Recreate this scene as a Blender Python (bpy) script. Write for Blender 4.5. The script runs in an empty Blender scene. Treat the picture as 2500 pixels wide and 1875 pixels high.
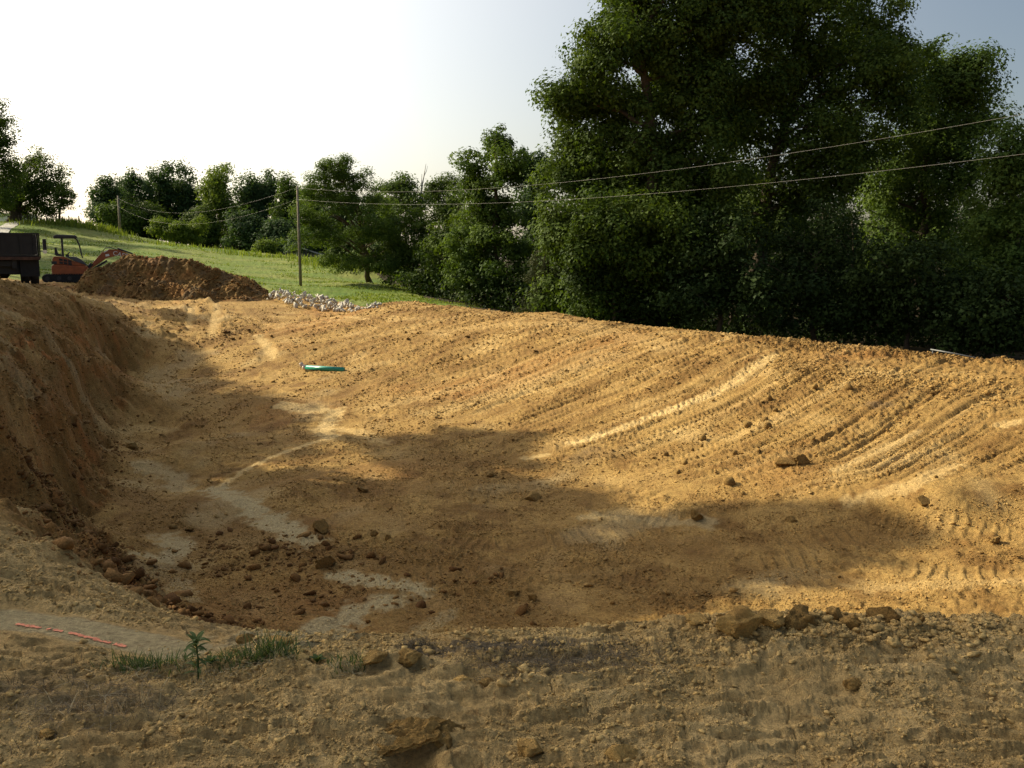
import bpy, math, random
import numpy as np
from mathutils import Vector, Matrix

# ------------------------------------------------------------------ camera, sky, sun, exposure
SC = bpy.context.scene
COL = SC.collection
EYE = 1.7
PITCH = math.radians(8.3)
F = 2165.0                                   # focal length in photo pixels (2500 wide)
cam = bpy.data.cameras.new('camera')
cam.sensor_width = 36.0
cam.lens = 36.0 * F / 2500.0
cam.clip_start = 0.05
cam.clip_end = 3000.0
camo = bpy.data.objects.new('camera', cam)
COL.objects.link(camo)
camo.location = (0, 0, EYE)
camo.rotation_euler = (math.pi / 2 - PITCH, 0, 0)
SC.camera = camo

SUN_AZ = math.radians(-62.0)                 # from +Y towards +X (negative: to the left)
SUN_EL = math.radians(31.0)
SDIR = Vector((math.sin(SUN_AZ) * math.cos(SUN_EL), math.cos(SUN_AZ) * math.cos(SUN_EL), math.sin(SUN_EL)))
world = bpy.data.worlds.new('World')
SC.world = world
world.use_nodes = True
wn = world.node_tree
wn.nodes.clear()
sky = wn.nodes.new('ShaderNodeTexSky')
sky.sky_type = 'NISHITA'
sky.sun_disc = False
sky.sun_elevation = SUN_EL
sky.sun_rotation = SUN_AZ
sky.altitude = 200
sky.air_density = 1.0
sky.dust_density = 3.0
sky.ozone_density = 1.0
bg = wn.nodes.new('ShaderNodeBackground')
bg.inputs['Strength'].default_value = 0.08
wo = wn.nodes.new('ShaderNodeOutputWorld')
# wide bright veil of haze round the sun, as on a humid summer evening
tcw = wn.nodes.new('ShaderNodeTexCoord')
dt = wn.nodes.new('ShaderNodeVectorMath'); dt.operation = 'DOT_PRODUCT'
dt.inputs[1].default_value = SDIR
wn.links.new(tcw.outputs['Generated'], dt.inputs[0])
mxx = wn.nodes.new('ShaderNodeMath'); mxx.operation = 'MAXIMUM'; mxx.inputs[1].default_value = 0.0
wn.links.new(dt.outputs['Value'], mxx.inputs[0])
pw = wn.nodes.new('ShaderNodeMath'); pw.operation = 'POWER'; pw.inputs[1].default_value = 2.1
wn.links.new(mxx.outputs[0], pw.inputs[0])
vs = wn.nodes.new('ShaderNodeVectorMath'); vs.operation = 'SCALE'; vs.inputs[0].default_value = (12.0, 11.3, 9.6)
wn.links.new(pw.outputs[0], vs.inputs['Scale'])
ad = wn.nodes.new('ShaderNodeVectorMath'); ad.operation = 'ADD'
tn = wn.nodes.new('ShaderNodeVectorMath'); tn.operation = 'MULTIPLY'; tn.inputs[1].default_value = (1.04, 0.96, 0.88)
wn.links.new(sky.outputs[0], tn.inputs[0]); wn.links.new(tn.outputs[0], ad.inputs[0]); wn.links.new(vs.outputs[0], ad.inputs[1])
wn.links.new(ad.outputs[0], bg.inputs[0])
wn.links.new(bg.outputs[0], wo.inputs[0])

sun = bpy.data.lights.new('sun', 'SUN')
sun.energy = 5.0
sun.angle = math.radians(0.6)
sun.color = (1.0, 0.88, 0.62)
suno = bpy.data.objects.new('sun', sun)
COL.objects.link(suno)
suno.rotation_euler = SDIR.to_track_quat('Z', 'Y').to_euler()

SC.view_settings.view_transform = 'Standard'
SC.view_settings.look = 'None'
SC.view_settings.gamma = 1.0
SC.view_settings.exposure = 0.68
try:
    SC.view_settings.use_curve_mapping = False
except Exception:
    pass
SC.cycles.use_denoising = True
SC.cycles.denoising_prefilter = 'NONE'
SC.cycles.max_bounces = 5
SC.cycles.diffuse_bounces = 3
SC.cycles.transparent_max_bounces = 4

# ------------------------------------------------------------------ helpers
rng = np.random.default_rng(7)
random.seed(7)
FW = np.array([0, math.cos(PITCH), -math.sin(PITCH)])
UPV = np.array([0, math.sin(PITCH), math.cos(PITCH)])


def ray(px, py):
    u = (px - 1250.0) / F
    v = (py - 937.5) / F
    return np.array([u, 0, 0]) + FW - UPV * v


def at(px, py, Y=None, z=None):
    d = ray(px, py)
    t = Y / d[1] if z is None else (z - EYE) / d[2]
    return np.array([0, 0, EYE]) + d * t


def tag(o, label=None, cat=None, group=None, kind=None):
    if label: o['label'] = label
    if cat: o['category'] = cat
    if group: o['group'] = group
    if kind: o['kind'] = kind
    return o


def empty(name, loc, rz=0.0):
    o = bpy.data.objects.new(name, None)
    o.empty_display_size = 0.2
    COL.objects.link(o)
    o.location = loc
    o.rotation_euler = (0, 0, rz)
    return o


def link(name, me, mat=None, parent=None, loc=None, smooth=False):
    o = bpy.data.objects.new(name, me)
    COL.objects.link(o)
    if mat is not None and len(me.materials) == 0:
        me.materials.append(mat)
    if parent is not None:
        o.parent = parent
    if loc is not None:
        o.location = loc
    if smooth:
        me.polygons.foreach_set('use_smooth', np.ones(len(me.polygons), dtype=bool))
    return o


def mesh_np(name, V, Fc, k):
    """V (n,3), Fc (m,k) arrays to mesh"""
    me = bpy.data.meshes.new(name)
    V = np.asarray(V, dtype=np.float32)
    Fc = np.asarray(Fc, dtype=np.int32)
    me.vertices.add(len(V))
    me.vertices.foreach_set('co', V.ravel())
    me.loops.add(Fc.size)
    me.loops.foreach_set('vertex_index', Fc.ravel())
    me.polygons.add(len(Fc))
    me.polygons.foreach_set('loop_start', np.arange(0, Fc.size, k, dtype=np.int32))
    me.polygons.foreach_set('loop_total', np.full(len(Fc), k, dtype=np.int32))
    me.update(calc_edges=True)
    return me


def attr(me, name, typ, data):
    a = me.attributes.new(name, typ, 'POINT')
    key = 'value' if typ == 'FLOAT' else 'color'
    a.data.foreach_set(key, np.asarray(data, dtype=np.float32).ravel())


class MB:
    """collects boxes, tubes and prisms into one mesh"""
    def __init__(s):
        s.v = []; s.f = []

    def add(s, vs, fs):
        n = len(s.v)
        s.v += [tuple(map(float, p)) for p in vs]
        s.f += [tuple(n + i for i in f) for f in fs]
        return s

    def box(s, x0, x1, y0, y1, z0, z1):
        vs = [(x, y, z) for z in (z0, z1) for y in (y0, y1) for x in (x0, x1)]
        return s.add(vs, [(0, 2, 3, 1), (4, 5, 7, 6), (0, 1, 5, 4), (2, 6, 7, 3), (0, 4, 6, 2), (1, 3, 7, 5)])

    def prism(s, pts, y0, y1):
        """outline in x,z pushed through y"""
        n = len(pts)
        vs = [(x, y0, z) for x, z in pts] + [(x, y1, z) for x, z in pts]
        fs = [tuple(range(n)), tuple(range(2 * n - 1, n - 1, -1))]
        fs += [(i, i + n, (i + 1) % n + n, (i + 1) % n) for i in range(n)]
        return s.add(vs, fs)

    def tube(s, pts, rs, n=8, cap=True):
        pts = [Vector(p) for p in pts]
        if not hasattr(rs, '__len__'):
            rs = [rs] * len(pts)
        base = len(s.v)
        prev = None
        for i, p in enumerate(pts):
            d = (pts[min(i + 1, len(pts) - 1)] - pts[max(i - 1, 0)])
            d = d.normalized() if d.length > 1e-9 else Vector((0, 0, 1))
            a = prev if prev is not None else (Vector((1, 0, 0)) if abs(d.x) < 0.8 else Vector((0, 1, 0)))
            a = (a - d * a.dot(d)).normalized()
            prev = a
            b = d.cross(a)
            for k in range(n):
                t = 2 * math.pi * k / n
                q = p + (a * math.cos(t) + b * math.sin(t)) * rs[i]
                s.v.append(tuple(q))
        for i in range(len(pts) - 1):
            for k in range(n):
                k2 = (k + 1) % n
                s.f.append((base + i * n + k, base + i * n + k2, base + (i + 1) * n + k2, base + (i + 1) * n + k))
        if cap:
            s.f.append(tuple(base + k for k in range(n))[::-1])
            s.f.append(tuple(base + (len(pts) - 1) * n + k for k in range(n)))
        return s

    def cyl_y(s, cx, cz, y0, y1, r, n=20):
        return s.tube([(cx, y0, cz), (cx, y1, cz)], r, n)

    def build(s, name, mat, parent=None, loc=None, smooth=False, bevel=0.0):
        me = bpy.data.meshes.new(name)
        me.from_pydata(s.v, [], s.f)
        me.update()
        o = link(name, me, mat, parent, loc, smooth)
        if bevel:
            m = o.modifiers.new('bevel', 'BEVEL')
            m.width = bevel; m.segments = 2; m.limit_method = 'ANGLE'
        return o


_perm = {}


def perlin(x, y, seed=0):
    if seed not in _perm:
        r = np.random.default_rng(1000 + seed)
        p = r.permutation(512).astype(np.int32)
        a = r.random(512) * 2 * np.pi
        _perm[seed] = (p, np.cos(a).astype(np.float32), np.sin(a).astype(np.float32))
    p, gx, gy = _perm[seed]
    x = np.asarray(x, dtype=np.float64); y = np.asarray(y, dtype=np.float64)
    xi = np.floor(x).astype(np.int64); yi = np.floor(y).astype(np.int64)
    fx = (x - xi).astype(np.float32); fy = (y - yi).astype(np.float32)
    def g(ix, iy, dx, dy):
        h = p[(p[ix & 511] + iy) & 511]
        return gx[h] * dx + gy[h] * dy
    u = fx * fx * fx * (fx * (fx * 6 - 15) + 10)
    v = fy * fy * fy * (fy * (fy * 6 - 15) + 10)
    n00 = g(xi, yi, fx, fy); n10 = g(xi + 1, yi, fx - 1, fy)
    n01 = g(xi, yi + 1, fx, fy - 1); n11 = g(xi + 1, yi + 1, fx - 1, fy - 1)
    a = n00 + u * (n10 - n00); b = n01 + u * (n11 - n01)
    return (a + v * (b - a)) * 1.5


def fbm(x, y, s, octv=4, seed=0, gain=0.5):
    o = 0; a = 1.0; t = 0
    for i in range(octv):
        o = o + a * perlin(x / s, y / s, seed + i); t += a
        a *= gain; s *= 0.5
    return o / t


def sstep(a, b, x):
    t = np.clip((x - a) / (b - a), 0, 1)
    return t * t * (3 - 2 * t)


def polydist(x, y, P):
    """distance to a polyline, arc length at the nearest point, signed side"""
    P = np.asarray(P, dtype=float)
    best = np.full(x.shape, 1e9); arc = np.zeros(x.shape); side = np.zeros(x.shape)
    L = 0
    for i in range(len(P) - 1):
        ax, ay = P[i, :2]; bx, by = P[i + 1, :2]
        dx, dy = bx - ax, by - ay
        l2 = dx * dx + dy * dy; l = math.sqrt(l2)
        if l < 1e-6: continue
        t = np.clip(((x - ax) * dx + (y - ay) * dy) / l2, 0, 1)
        qx = x - ax - t * dx; qy = y - ay - t * dy
        d = np.sqrt(qx * qx + qy * qy)
        m = d < best
        best = np.where(m, d, best); arc = np.where(m, L + t * l, arc)
        side = np.where(m, np.sign(dx * qy - dy * qx), side)
        L += l
    return best, arc, side


# ------------------------------------------------------------------ materials
def nodes(name):
    m = bpy.data.materials.new(name)
    m.use_nodes = True
    nt = m.node_tree
    b = nt.nodes['Principled BSDF']
    return m, nt, b


def simple(name, col, rough=0.6, metal=0.0, var=0.25, scale=8.0, bump=0.0, spec=0.5):
    m, nt, b = nodes(name)
    N = nt.nodes.new; L = nt.links.new
    tc = N('ShaderNodeTexCoord')
    n = N('ShaderNodeTexNoise'); n.inputs['Scale'].default_value = scale; n.inputs['Detail'].default_value = 6
    L(tc.outputs['Object'], n.inputs['Vector'])
    r = N('ShaderNodeMapRange'); r.inputs[1].default_value = 0.3; r.inputs[2].default_value = 0.7
    r.inputs[3].default_value = 1 - var; r.inputs[4].default_value = 1 + var
    L(n.outputs[0], r.inputs[0])
    mx = N('ShaderNodeMix'); mx.data_type = 'RGBA'; mx.blend_type = 'MULTIPLY'; mx.inputs[0].default_value = 1
    mx.inputs[6].default_value = (*col, 1)
    L(r.outputs[0], mx.inputs[7]); L(mx.outputs[2], b.inputs['Base Color'])
    b.inputs['Roughness'].default_value = rough; b.inputs['Metallic'].default_value = metal
    b.inputs['Specular IOR Level'].default_value = spec
    if bump:
        bp = N('ShaderNodeBump'); bp.inputs['Strength'].default_value = 0.6; bp.inputs['Distance'].default_value = bump
        L(n.outputs[0], bp.inputs['Height']); L(bp.outputs[0], b.inputs['Normal'])
    return m


def mixc(nt, fac, a, b):
    x = nt.nodes.new('ShaderNodeMix'); x.data_type = 'RGBA'; x.clamp_factor = True
    for s, k in ((a, 6), (b, 7)):
        if isinstance(s, tuple): x.inputs[k].default_value = (*s, 1)
        else: nt.links.new(s, x.inputs[k])
    if isinstance(fac, float): x.inputs[0].default_value = fac
    else: nt.links.new(fac, x.inputs[0])
    return x.outputs[2]


def dirt_material(name, use_attr=True, tint=1.0):
    m, nt, b = nodes(name)
    N = nt.nodes.new; L = nt.links.new
    geo = N('ShaderNodeNewGeometry')
    pos = geo.outputs['Position']
    def noise(scale, det=5, rough=0.6):
        n = N('ShaderNodeTexNoise'); n.inputs['Scale'].default_value = scale
        n.inputs['Detail'].default_value = det; n.inputs['Roughness'].default_value = rough
        L(pos, n.inputs['Vector']); return n.outputs[0]
    def rng_(s, a, c, lo=0.0, hi=1.0):
        r = N('ShaderNodeMapRange'); r.inputs[1].default_value = a; r.inputs[2].default_value = c
        r.inputs[3].default_value = lo; r.inputs[4].default_value = hi; L(s, r.inputs[0]); return r.outputs[0]
    tan = (0.40 * tint, 0.252 * tint, 0.082 * tint); brown = (0.20 * tint, 0.108 * tint, 0.032 * tint)
    pale = (0.64, 0.45, 0.195); gray = (0.48, 0.385, 0.205); red = (0.33, 0.13, 0.036)
    c = mixc(nt, rng_(noise(0.9, 6), 0.42, 0.62), tan, tuple(0.5 * (x + y) for x, y in zip(tan, brown)))
    c = mixc(nt, rng_(noise(7, 6, 0.7), 0.5, 0.66, 0, 0.6), c, brown)
    if use_attr:
        a = N('ShaderNodeAttribute'); a.attribute_name = 'soil'
        s = N('ShaderNodeSeparateColor'); L(a.outputs['Color'], s.inputs[0])
        a2 = N('ShaderNodeAttribute'); a2.attribute_name = 'soil2'
        s2 = N('ShaderNodeSeparateColor'); L(a2.outputs['Color'], s2.inputs[0])
        c = mixc(nt, s.outputs[2], c, brown)
        c = mixc(nt, s2.outputs[0], c, red)
        c = mixc(nt, s.outputs[0], c, pale)
        c = mixc(nt, s.outputs[1], c, gray)
        c = mixc(nt, s2.outputs[1], c, (0.115, 0.095, 0.07))
    sp = mixc(nt, rng_(noise(9, 7, 0.8), 0.57, 0.64, 0, 0.55), c, (0.14 * tint, 0.068 * tint, 0.022 * tint))
    c = mixc(nt, rng_(noise(17, 6, 0.8), 0.62, 0.7, 0, 0.5), sp, pale)
    g = rng_(noise(30, 9, 0.8), 0.32, 0.68, 0.5, 1.4)
    mx = N('ShaderNodeMix'); mx.data_type = 'RGBA'; mx.blend_type = 'MULTIPLY'; mx.inputs[0].default_value = 1
    L(c, mx.inputs[6]); L(g, mx.inputs[7]); L(mx.outputs[2], b.inputs['Base Color'])
    b.inputs['Roughness'].default_value = 0.95; b.inputs['Specular IOR Level'].default_value = 0.15
    bp = N('ShaderNodeBump'); bp.inputs['Strength'].default_value = 1.0; bp.inputs['Distance'].default_value = 0.045
    bp2 = N('ShaderNodeBump'); bp2.inputs['Strength'].default_value = 0.8; bp2.inputs['Distance'].default_value = 0.014
    L(noise(12, 9, 0.75), bp.inputs['Height']); L(noise(60, 6, 0.75), bp2.inputs['Height'])
    L(bp.outputs[0], bp2.inputs['Normal']); L(bp2.outputs[0], b.inputs['Normal'])
    return m


def leaf_material(name, c1, c2, trans=0.3, tcol=None):
    m, nt, b = nodes(name)
    N = nt.nodes.new; L = nt.links.new
    a = N('ShaderNodeAttribute'); a.attribute_name = 'rnd'
    c = mixc(nt, a.outputs['Fac'], c1, c2)
    L(c, b.inputs['Base Color'])
    b.inputs['Roughness'].default_value = 0.7; b.inputs['Specular IOR Level'].default_value = 0.1
    tr = N('ShaderNodeBsdfTranslucent')
    t = mixc(nt, a.outputs['Fac'], tuple(x * y for x, y in zip(c1, (1.5, 1.5, 0.6))), tuple(x * y for x, y in zip(c2, (1.5, 1.5, 0.5))))
    L(t, tr.inputs[0])
    ms = N('ShaderNodeMixShader'); ms.inputs[0].default_value = trans
    L(b.outputs[0], ms.inputs[1]); L(tr.outputs[0], ms.inputs[2])
    L(ms.outputs[0], nt.nodes['Material Output'].inputs[0])
    return m


M = {}
M['dirt'] = dirt_material('excavated_clay')
M['clod'] = dirt_material('loose_clay', False, 1.1)
M['redclod'] = dirt_material('reddish_loose_clay', False, 0.78)
M['paleclod'] = dirt_material('pale_loose_clay', False, 1.6)
M['bark'] = simple('bark', (0.07, 0.055, 0.04), 0.95, var=0.4, scale=6, bump=0.02, spec=0.1)
M['palebark'] = simple('dead_pale_wood', (0.42, 0.38, 0.33), 0.9, var=0.2)
M['leaf_dark'] = leaf_material('dark_green_leaves', (0.020, 0.044, 0.010), (0.092, 0.135, 0.022), 0.28)
M['leaf_shaded'] = leaf_material('shade_darkened_leaves', (0.012, 0.026, 0.008), (0.04, 0.065, 0.014), 0.14)  # greens darkened to put the wood's low shade into the leaf colour
M['leaf_mid'] = leaf_material('green_leaves', (0.035, 0.07, 0.016), (0.105, 0.155, 0.028), 0.3)
M['leaf_blue'] = leaf_material('bluish_green_leaves', (0.03, 0.06, 0.026), (0.07, 0.115, 0.042), 0.28)
M['leaf_light'] = leaf_material('yellow_green_leaves', (0.07, 0.115, 0.022), (0.15, 0.20, 0.035), 0.35)
M['needle'] = leaf_material('cedar_needles', (0.03, 0.042, 0.016), (0.06, 0.065, 0.028), 0.15)
M['grass_blade'] = leaf_material('grass_blades', (0.09, 0.14, 0.022), (0.18, 0.215, 0.045), 0.3)
M['weed'] = leaf_material('weed_leaves', (0.05, 0.085, 0.028), (0.12, 0.155, 0.06), 0.3)
M['straw'] = leaf_material('dry_straw', (0.20, 0.15, 0.08), (0.42, 0.36, 0.22), 0.15)
M['deadgrass'] = leaf_material('matted_dead_grass', (0.045, 0.035, 0.022), (0.17, 0.135, 0.085), 0.1)

# ------------------------------------------------------------------ the lie of the land
CP = []


def cpz(*pts):
    for px, py, z in pts: CP.append(at(px, py, z=z))


def cpy(*pts):
    for px, py, Y in pts: CP.append(at(px, py, Y=Y))


def cpw(*pts):
    for p in pts: CP.append(np.array(p, dtype=float))


def cpl(pts, step=0.9):
    P = [at(px, py, Y=Y) for px, py, Y in pts]
    for a, b_ in zip(P[:-1], P[1:]):
        k = max(1, int(np.linalg.norm(b_ - a) / step))
        for i in range(k): CP.append(a + (b_ - a) * i / k)
    CP.append(P[-1])


# standing place and near rim of the pit
cpw((0, 0, 0), (-4, 0, 0.0), (4, 0, 0.0), (0, -6, 0.05), (-8, -4, 0.1), (8, -4, 0), (-3, 2.2, 0.02), (3, 2.2, 0), (0, 2.5, 0), (7, 2.5, -0.1))
cpz((0, 1650, 0.0), (600, 1700, 0), (1200, 1700, 0), (1900, 1700, 0), (2500, 1700, 0))
cpz((0, 1500, -0.02), (230, 1535, -0.02), (450, 1575, -0.02), (700, 1585, 0), (1000, 1590, 0.0), (1300, 1580, 0.02), (1600, 1560, 0.03), (1800, 1535, 0.06), (2000, 1535, 0.05), (2250, 1535, 0.02), (2500, 1530, 0.0))
cpz((0, 1235, -0.05), (60, 1290, -0.1), (130, 1355, -0.1), (210, 1440, -0.1), (280, 1500, -0.08))
# bank down to the floor (behind the near rim)
cpw((-2.2, 7.4, -2.1), (-0.9, 7.8, -2.25), (0.6, 7.8, -2.3), (2.4, 7.6, -2.3), (4.3, 7.2, -2.1), (6.2, 7.0, -1.8))
cpw((-1.4, 5.4, -1.05), (0.3, 5.5, -1.1), (1.7, 5.5, -1.1), (3.2, 5.4, -1.0), (4.8, 5.2, -0.9))
# near left bank face and loose toe
cpz((90, 1270, -1.0), (190, 1400, -1.3), (300, 1490, -1.4), (420, 1530, -1.7), (560, 1560, -2.1))
cpz((130, 1240, -2.0), (250, 1330, -2.2), (330, 1430, -2.3), (480, 1480, -2.3))
# floor
cpz((700, 1540, -2.35), (1000, 1545, -2.35), (1300, 1540, -2.35), (1700, 1500, -2.3), (2100, 1490, -2.15), (2480, 1480, -1.95))
cpz((600, 1350, -2.38), (1000, 1380, -2.38), (1500, 1380, -2.33), (2000, 1380, -2.2), (2450, 1380, -1.95))
cpz((350, 1250, -2.35), (700, 1200, -2.35), (1050, 1200, -2.35), (1400, 1250, -2.3), (1800, 1270, -2.15), (2200, 1290, -2.0), (2480, 1270, -1.8))
cpz((210, 1130, -2.25), (450, 1080, -2.32), (800, 1100, -2.3), (1150, 1100, -2.25), (1500, 1160, -2.18))
cpz((230, 1010, -2.2), (400, 980, -2.25), (650, 985, -2.2), (900, 1000, -2.15), (1200, 1040, -2.05))
cpz((280, 930, -2.0), (420, 930, -2.12), (600, 925, -2.05), (760, 925, -1.95))
# left wall of the pit: shoulder, edge, foot
cpl([(252, 770, 30.5), (212, 825, 26.0), (180, 868, 22.5), (150, 922, 18.3), (143, 1000, 15.9), (143, 1080, 13.9), (95, 1140, 12.0), (20, 1170, 10.3)])
cpl([(276, 875, 29.0), (236, 925, 25.3), (206, 985, 21.5), (185, 1065, 17.8), (172, 1140, 15.6), (146, 1210, 13.3)])
cpw((-6.3, 10.3, -2.1), (-4.6, 8.3, -2.0))
cpy((0, 1040, 10.6), (60, 1010, 13.2), (0, 960, 12.6), (80, 930, 16.0), (0, 860, 15.5), (110, 870, 19.5), (60, 800, 21.5), (0, 760, 23.0), (180, 800, 25.5), (250, 760, 31.0), (120, 745, 30.0))
cpy((0, 697, 33.0), (120, 697, 33.5), (-60, 697, 33.0), (200, 735, 36.0))
# far bank of the pit
cpy((285, 800, 32.5), (330, 790, 33.0), (400, 850, 31.0), (520, 870, 30.0), (650, 880, 28.8), (450, 800, 33.5), (350, 752, 37.0), (560, 770, 36.0), (520, 745, 39.0), (640, 790, 33.5), (700, 850, 29.5))
cpy((450, 735, 41.0), (300, 730, 41.0), (600, 735, 41.0), (760, 757, 39.5), (680, 765, 38.0), (760, 790, 36.0), (860, 752, 39.0))
cpy((120, 688, 48.0), (200, 690, 49.0), (650, 715, 47.0), (850, 733, 45.0), (0, 688, 48.0), (400, 700, 50.0))
# dam: inner slope, crest, outer slope
cpy((950, 740, 36.0), (1100, 748, 33.8), (1300, 768, 30.0), (1500, 790, 26.8), (1700, 818, 23.8), (1880, 835, 21.6), (2100, 862, 19.8), (2300, 882, 18.4), (2500, 900, 17.2))
cpy((900, 762, 34.5), (1050, 775, 31.5), (1300, 800, 27.5), (1500, 825, 24.6), (1700, 855, 22.0), (1880, 890, 19.4), (2100, 922, 17.6), (2300, 950, 16.3), (2500, 972, 15.3))
cpy((820, 830, 30.0), (950, 900, 26.2), (1200, 900, 24.5), (1500, 930, 21.0), (1800, 1010, 17.2), (2100, 1060, 15.0), (2400, 1110, 13.5))
cpz((1250, 980, -1.78), (1600, 1060, -1.75), (1950, 1150, -1.7), (2300, 1200, -1.55))
crest = [at(950, 740, Y=36.0), at(1300, 768, Y=30), at(1700, 818, Y=23.8), at(2100, 862, Y=19.8), at(2500, 900, Y=17.2)]
for c in crest:
    cpw((c[0] + 0.9, c[1] + 0.75, c[2] - 0.03), (c[0] + 2.4, c[1] + 1.9, c[2] - 0.55), (c[0] + 5, c[1] + 4, c[2] - 1.7), (c[0] + 10, c[1] + 8, c[2] - 2.0))
cpw((11.2, 14.4, -0.42), (13, 10, -0.5), (13, 4, -0.4), (9.2, 11, -1.2), (8.6, 8, -1.0), (14, 13, -0.8), (18, 14, -2.0))
# meadow hill
cpy((1000, 733, 52.0), (905, 694, 66.0), (737, 703, 63.0), (620, 692, 60.0), (450, 650, 75.0), (150, 660, 62.0), (0, 650, 60.0), (1000, 712, 66.0), (1080, 722, 62.0))
cpy((850, 655, 85.0), (700, 660, 85.0), (560, 645, 90.0), (330, 620, 90.0), (150, 600, 90.0), (0, 590, 85.0))
cpy((30, 541, 128.0), (110, 541, 125.0), (200, 549, 125.0), (290, 566, 135.0), (360, 590, 130.0), (450, 600, 125.0), (560, 612, 120.0), (660, 620, 112.0), (760, 632, 104.0), (860, 658, 92.0), (980, 700, 76.0), (-150, 545, 120.0), (-400, 570, 100.0))
cpw((-60, 145, 3.5), (-30, 150, 1.0), (-85, 165, 3.5), (0, 120, -1.5), (20, 110, -2.5), (-130, 150, 5))
cpw((0, 75, -2.0), (12, 60, -2.6), (22, 44, -2.8), (32, 30, -2.8), (40, 60, -3), (50, 20, -3), (60, 100, -3), (22, 24, -2.6))
# round about
cpw((-16, 14, 0.5), (-14, 6, 0.3), (-22, 30, 1.3), (-32, 42, 1.5), (-45, 60, 3), (-40, 10, 2.0), (-25, -10, 1.0), (0, -30, 0.5), (30, -20, -1), (-60, 30, 4), (-100, 60, 6), (80, 0, -3), (0, -90, 0), (-90, -60, 4), (90, -70, -3))
cpw((-300, 300, 4), (300, 300, -4), (0, 300, -2), (-300, -200, 4), (300, -200, -4), (0, -260, 0), (-300, 0, 6), (300, 50, -4))
CPA = np.array(CP)
# drop near duplicates so the system stays well behaved
keep = []
for i in range(len(CPA)):
    if all((CPA[i, 0] - CPA[j, 0]) ** 2 + (CPA[i, 1] - CPA[j, 1]) ** 2 > 0.09 for j in keep): keep.append(i)
CPA = CPA[keep]


def kern(d2):
    return np.sqrt(d2 + 0.02)


n = len(CPA)
D2 = (CPA[:, None, 0] - CPA[None, :, 0]) ** 2 + (CPA[:, None, 1] - CPA[None, :, 1]) ** 2
A = np.zeros((n + 3, n + 3))
A[:n, :n] = kern(D2)
A[:n, n] = 1; A[:n, n + 1:] = CPA[:, :2]; A[n:, :n] = A[:n, n:].T
W = np.linalg.solve(A, np.concatenate([CPA[:, 2], [0, 0, 0]]))


def H0(x, y):
    x = np.asarray(x, dtype=np.float64); y = np.asarray(y, dtype=np.float64)
    sh = x.shape; x = x.ravel(); y = y.ravel()
    out = np.empty(len(x))
    for s in range(0, len(x), 20000):
        xs = x[s:s + 20000].astype(np.float32); ys = y[s:s + 20000].astype(np.float32)
        d2 = (xs[:, None] - CPA[None, :, 0].astype(np.float32)) ** 2 + (ys[:, None] - CPA[None, :, 1].astype(np.float32)) ** 2
        out[s:s + 20000] = kern(d2) @ W[:n].astype(np.float32) + W[n] + W[n + 1] * xs + W[n + 2] * ys
    return out.reshape(sh)


def hit(px, py, H=None, tmax=220.0):
    """where the view line through a pixel of the photograph meets the ground"""
    d = ray(px, py)
    t = 1.5 * (tmax / 1.5) ** (np.arange(900) / 899.0)
    x = d[0] * t; y = d[1] * t; z = EYE + d[2] * t
    h = (H or H0)(x, y)
    m = np.nonzero(z < h)[0]
    if len(m) == 0: return np.array([x[-1], y[-1], h[-1]])
    i = m[0]
    if i == 0: return np.array([x[0], y[0], h[0]])
    a = (z[i - 1] - h[i - 1]); b = (h[i] - z[i]); k = a / (a + b + 1e-9)
    return np.array([x[i - 1] + k * (x[i] - x[i - 1]), y[i - 1] + k * (y[i] - y[i - 1]), h[i - 1] + k * (h[i] - h[i - 1])])


def poly_hit(pts):
    return [hit(px, py)[:2] for px, py in pts]


# slope frame of the dam: s runs up the slope, q along the crest
c0 = crest[0][:2]; c1 = crest[-1][:2]
qd = (c1 - c0) / np.linalg.norm(c1 - c0)
crestP = [c[:2] for c in crest] + [np.array((13.2, 8.0)), np.array((13.0, 2.0))]
slope_streak = poly_hit([(1400, 1085), (1850, 880)])
sv = np.array(slope_streak[1]) - np.array(slope_streak[0]); sv /= np.linalg.norm(sv)
footP = poly_hit([(800, 930), (900, 985), (1150, 1060), (1500, 1180), (1900, 1260), (2300, 1240), (2500, 1200)]) + [np.array((8.5, 7.0))]

HOLE = hit(1005, 1868)
STRIP = poly_hit([(0, 1512), (110, 1526), (240, 1545), (370, 1570), (450, 1586)])

SWEEP = [poly_hit(p) for p in (
    [(800, 1000), (870, 965), (1000, 905), (1150, 850), (1290, 800)],
    [(1000, 1080), (1130, 1035), (1250, 985), (1450, 900), (1640, 835)],
    [(1250, 1130), (1400, 1085), (1550, 1030), (1700, 975), (1800, 920), (1880, 870)],
    [(1300, 1195), (1420, 1180), (1600, 1140), (1750, 1080), (1950, 980), (2090, 905)],
    [(1400, 1235), (1580, 1222), (1800, 1190), (2050, 1120), (2180, 1050), (2340, 930)],
    [(1500, 1300), (1750, 1280), (2050, 1225), (2230, 1180), (2360, 1120), (2500, 1040)],
    [(1600, 1390), (1900, 1350), (2200, 1290), (2400, 1235), (2600, 1150)])]


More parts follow.
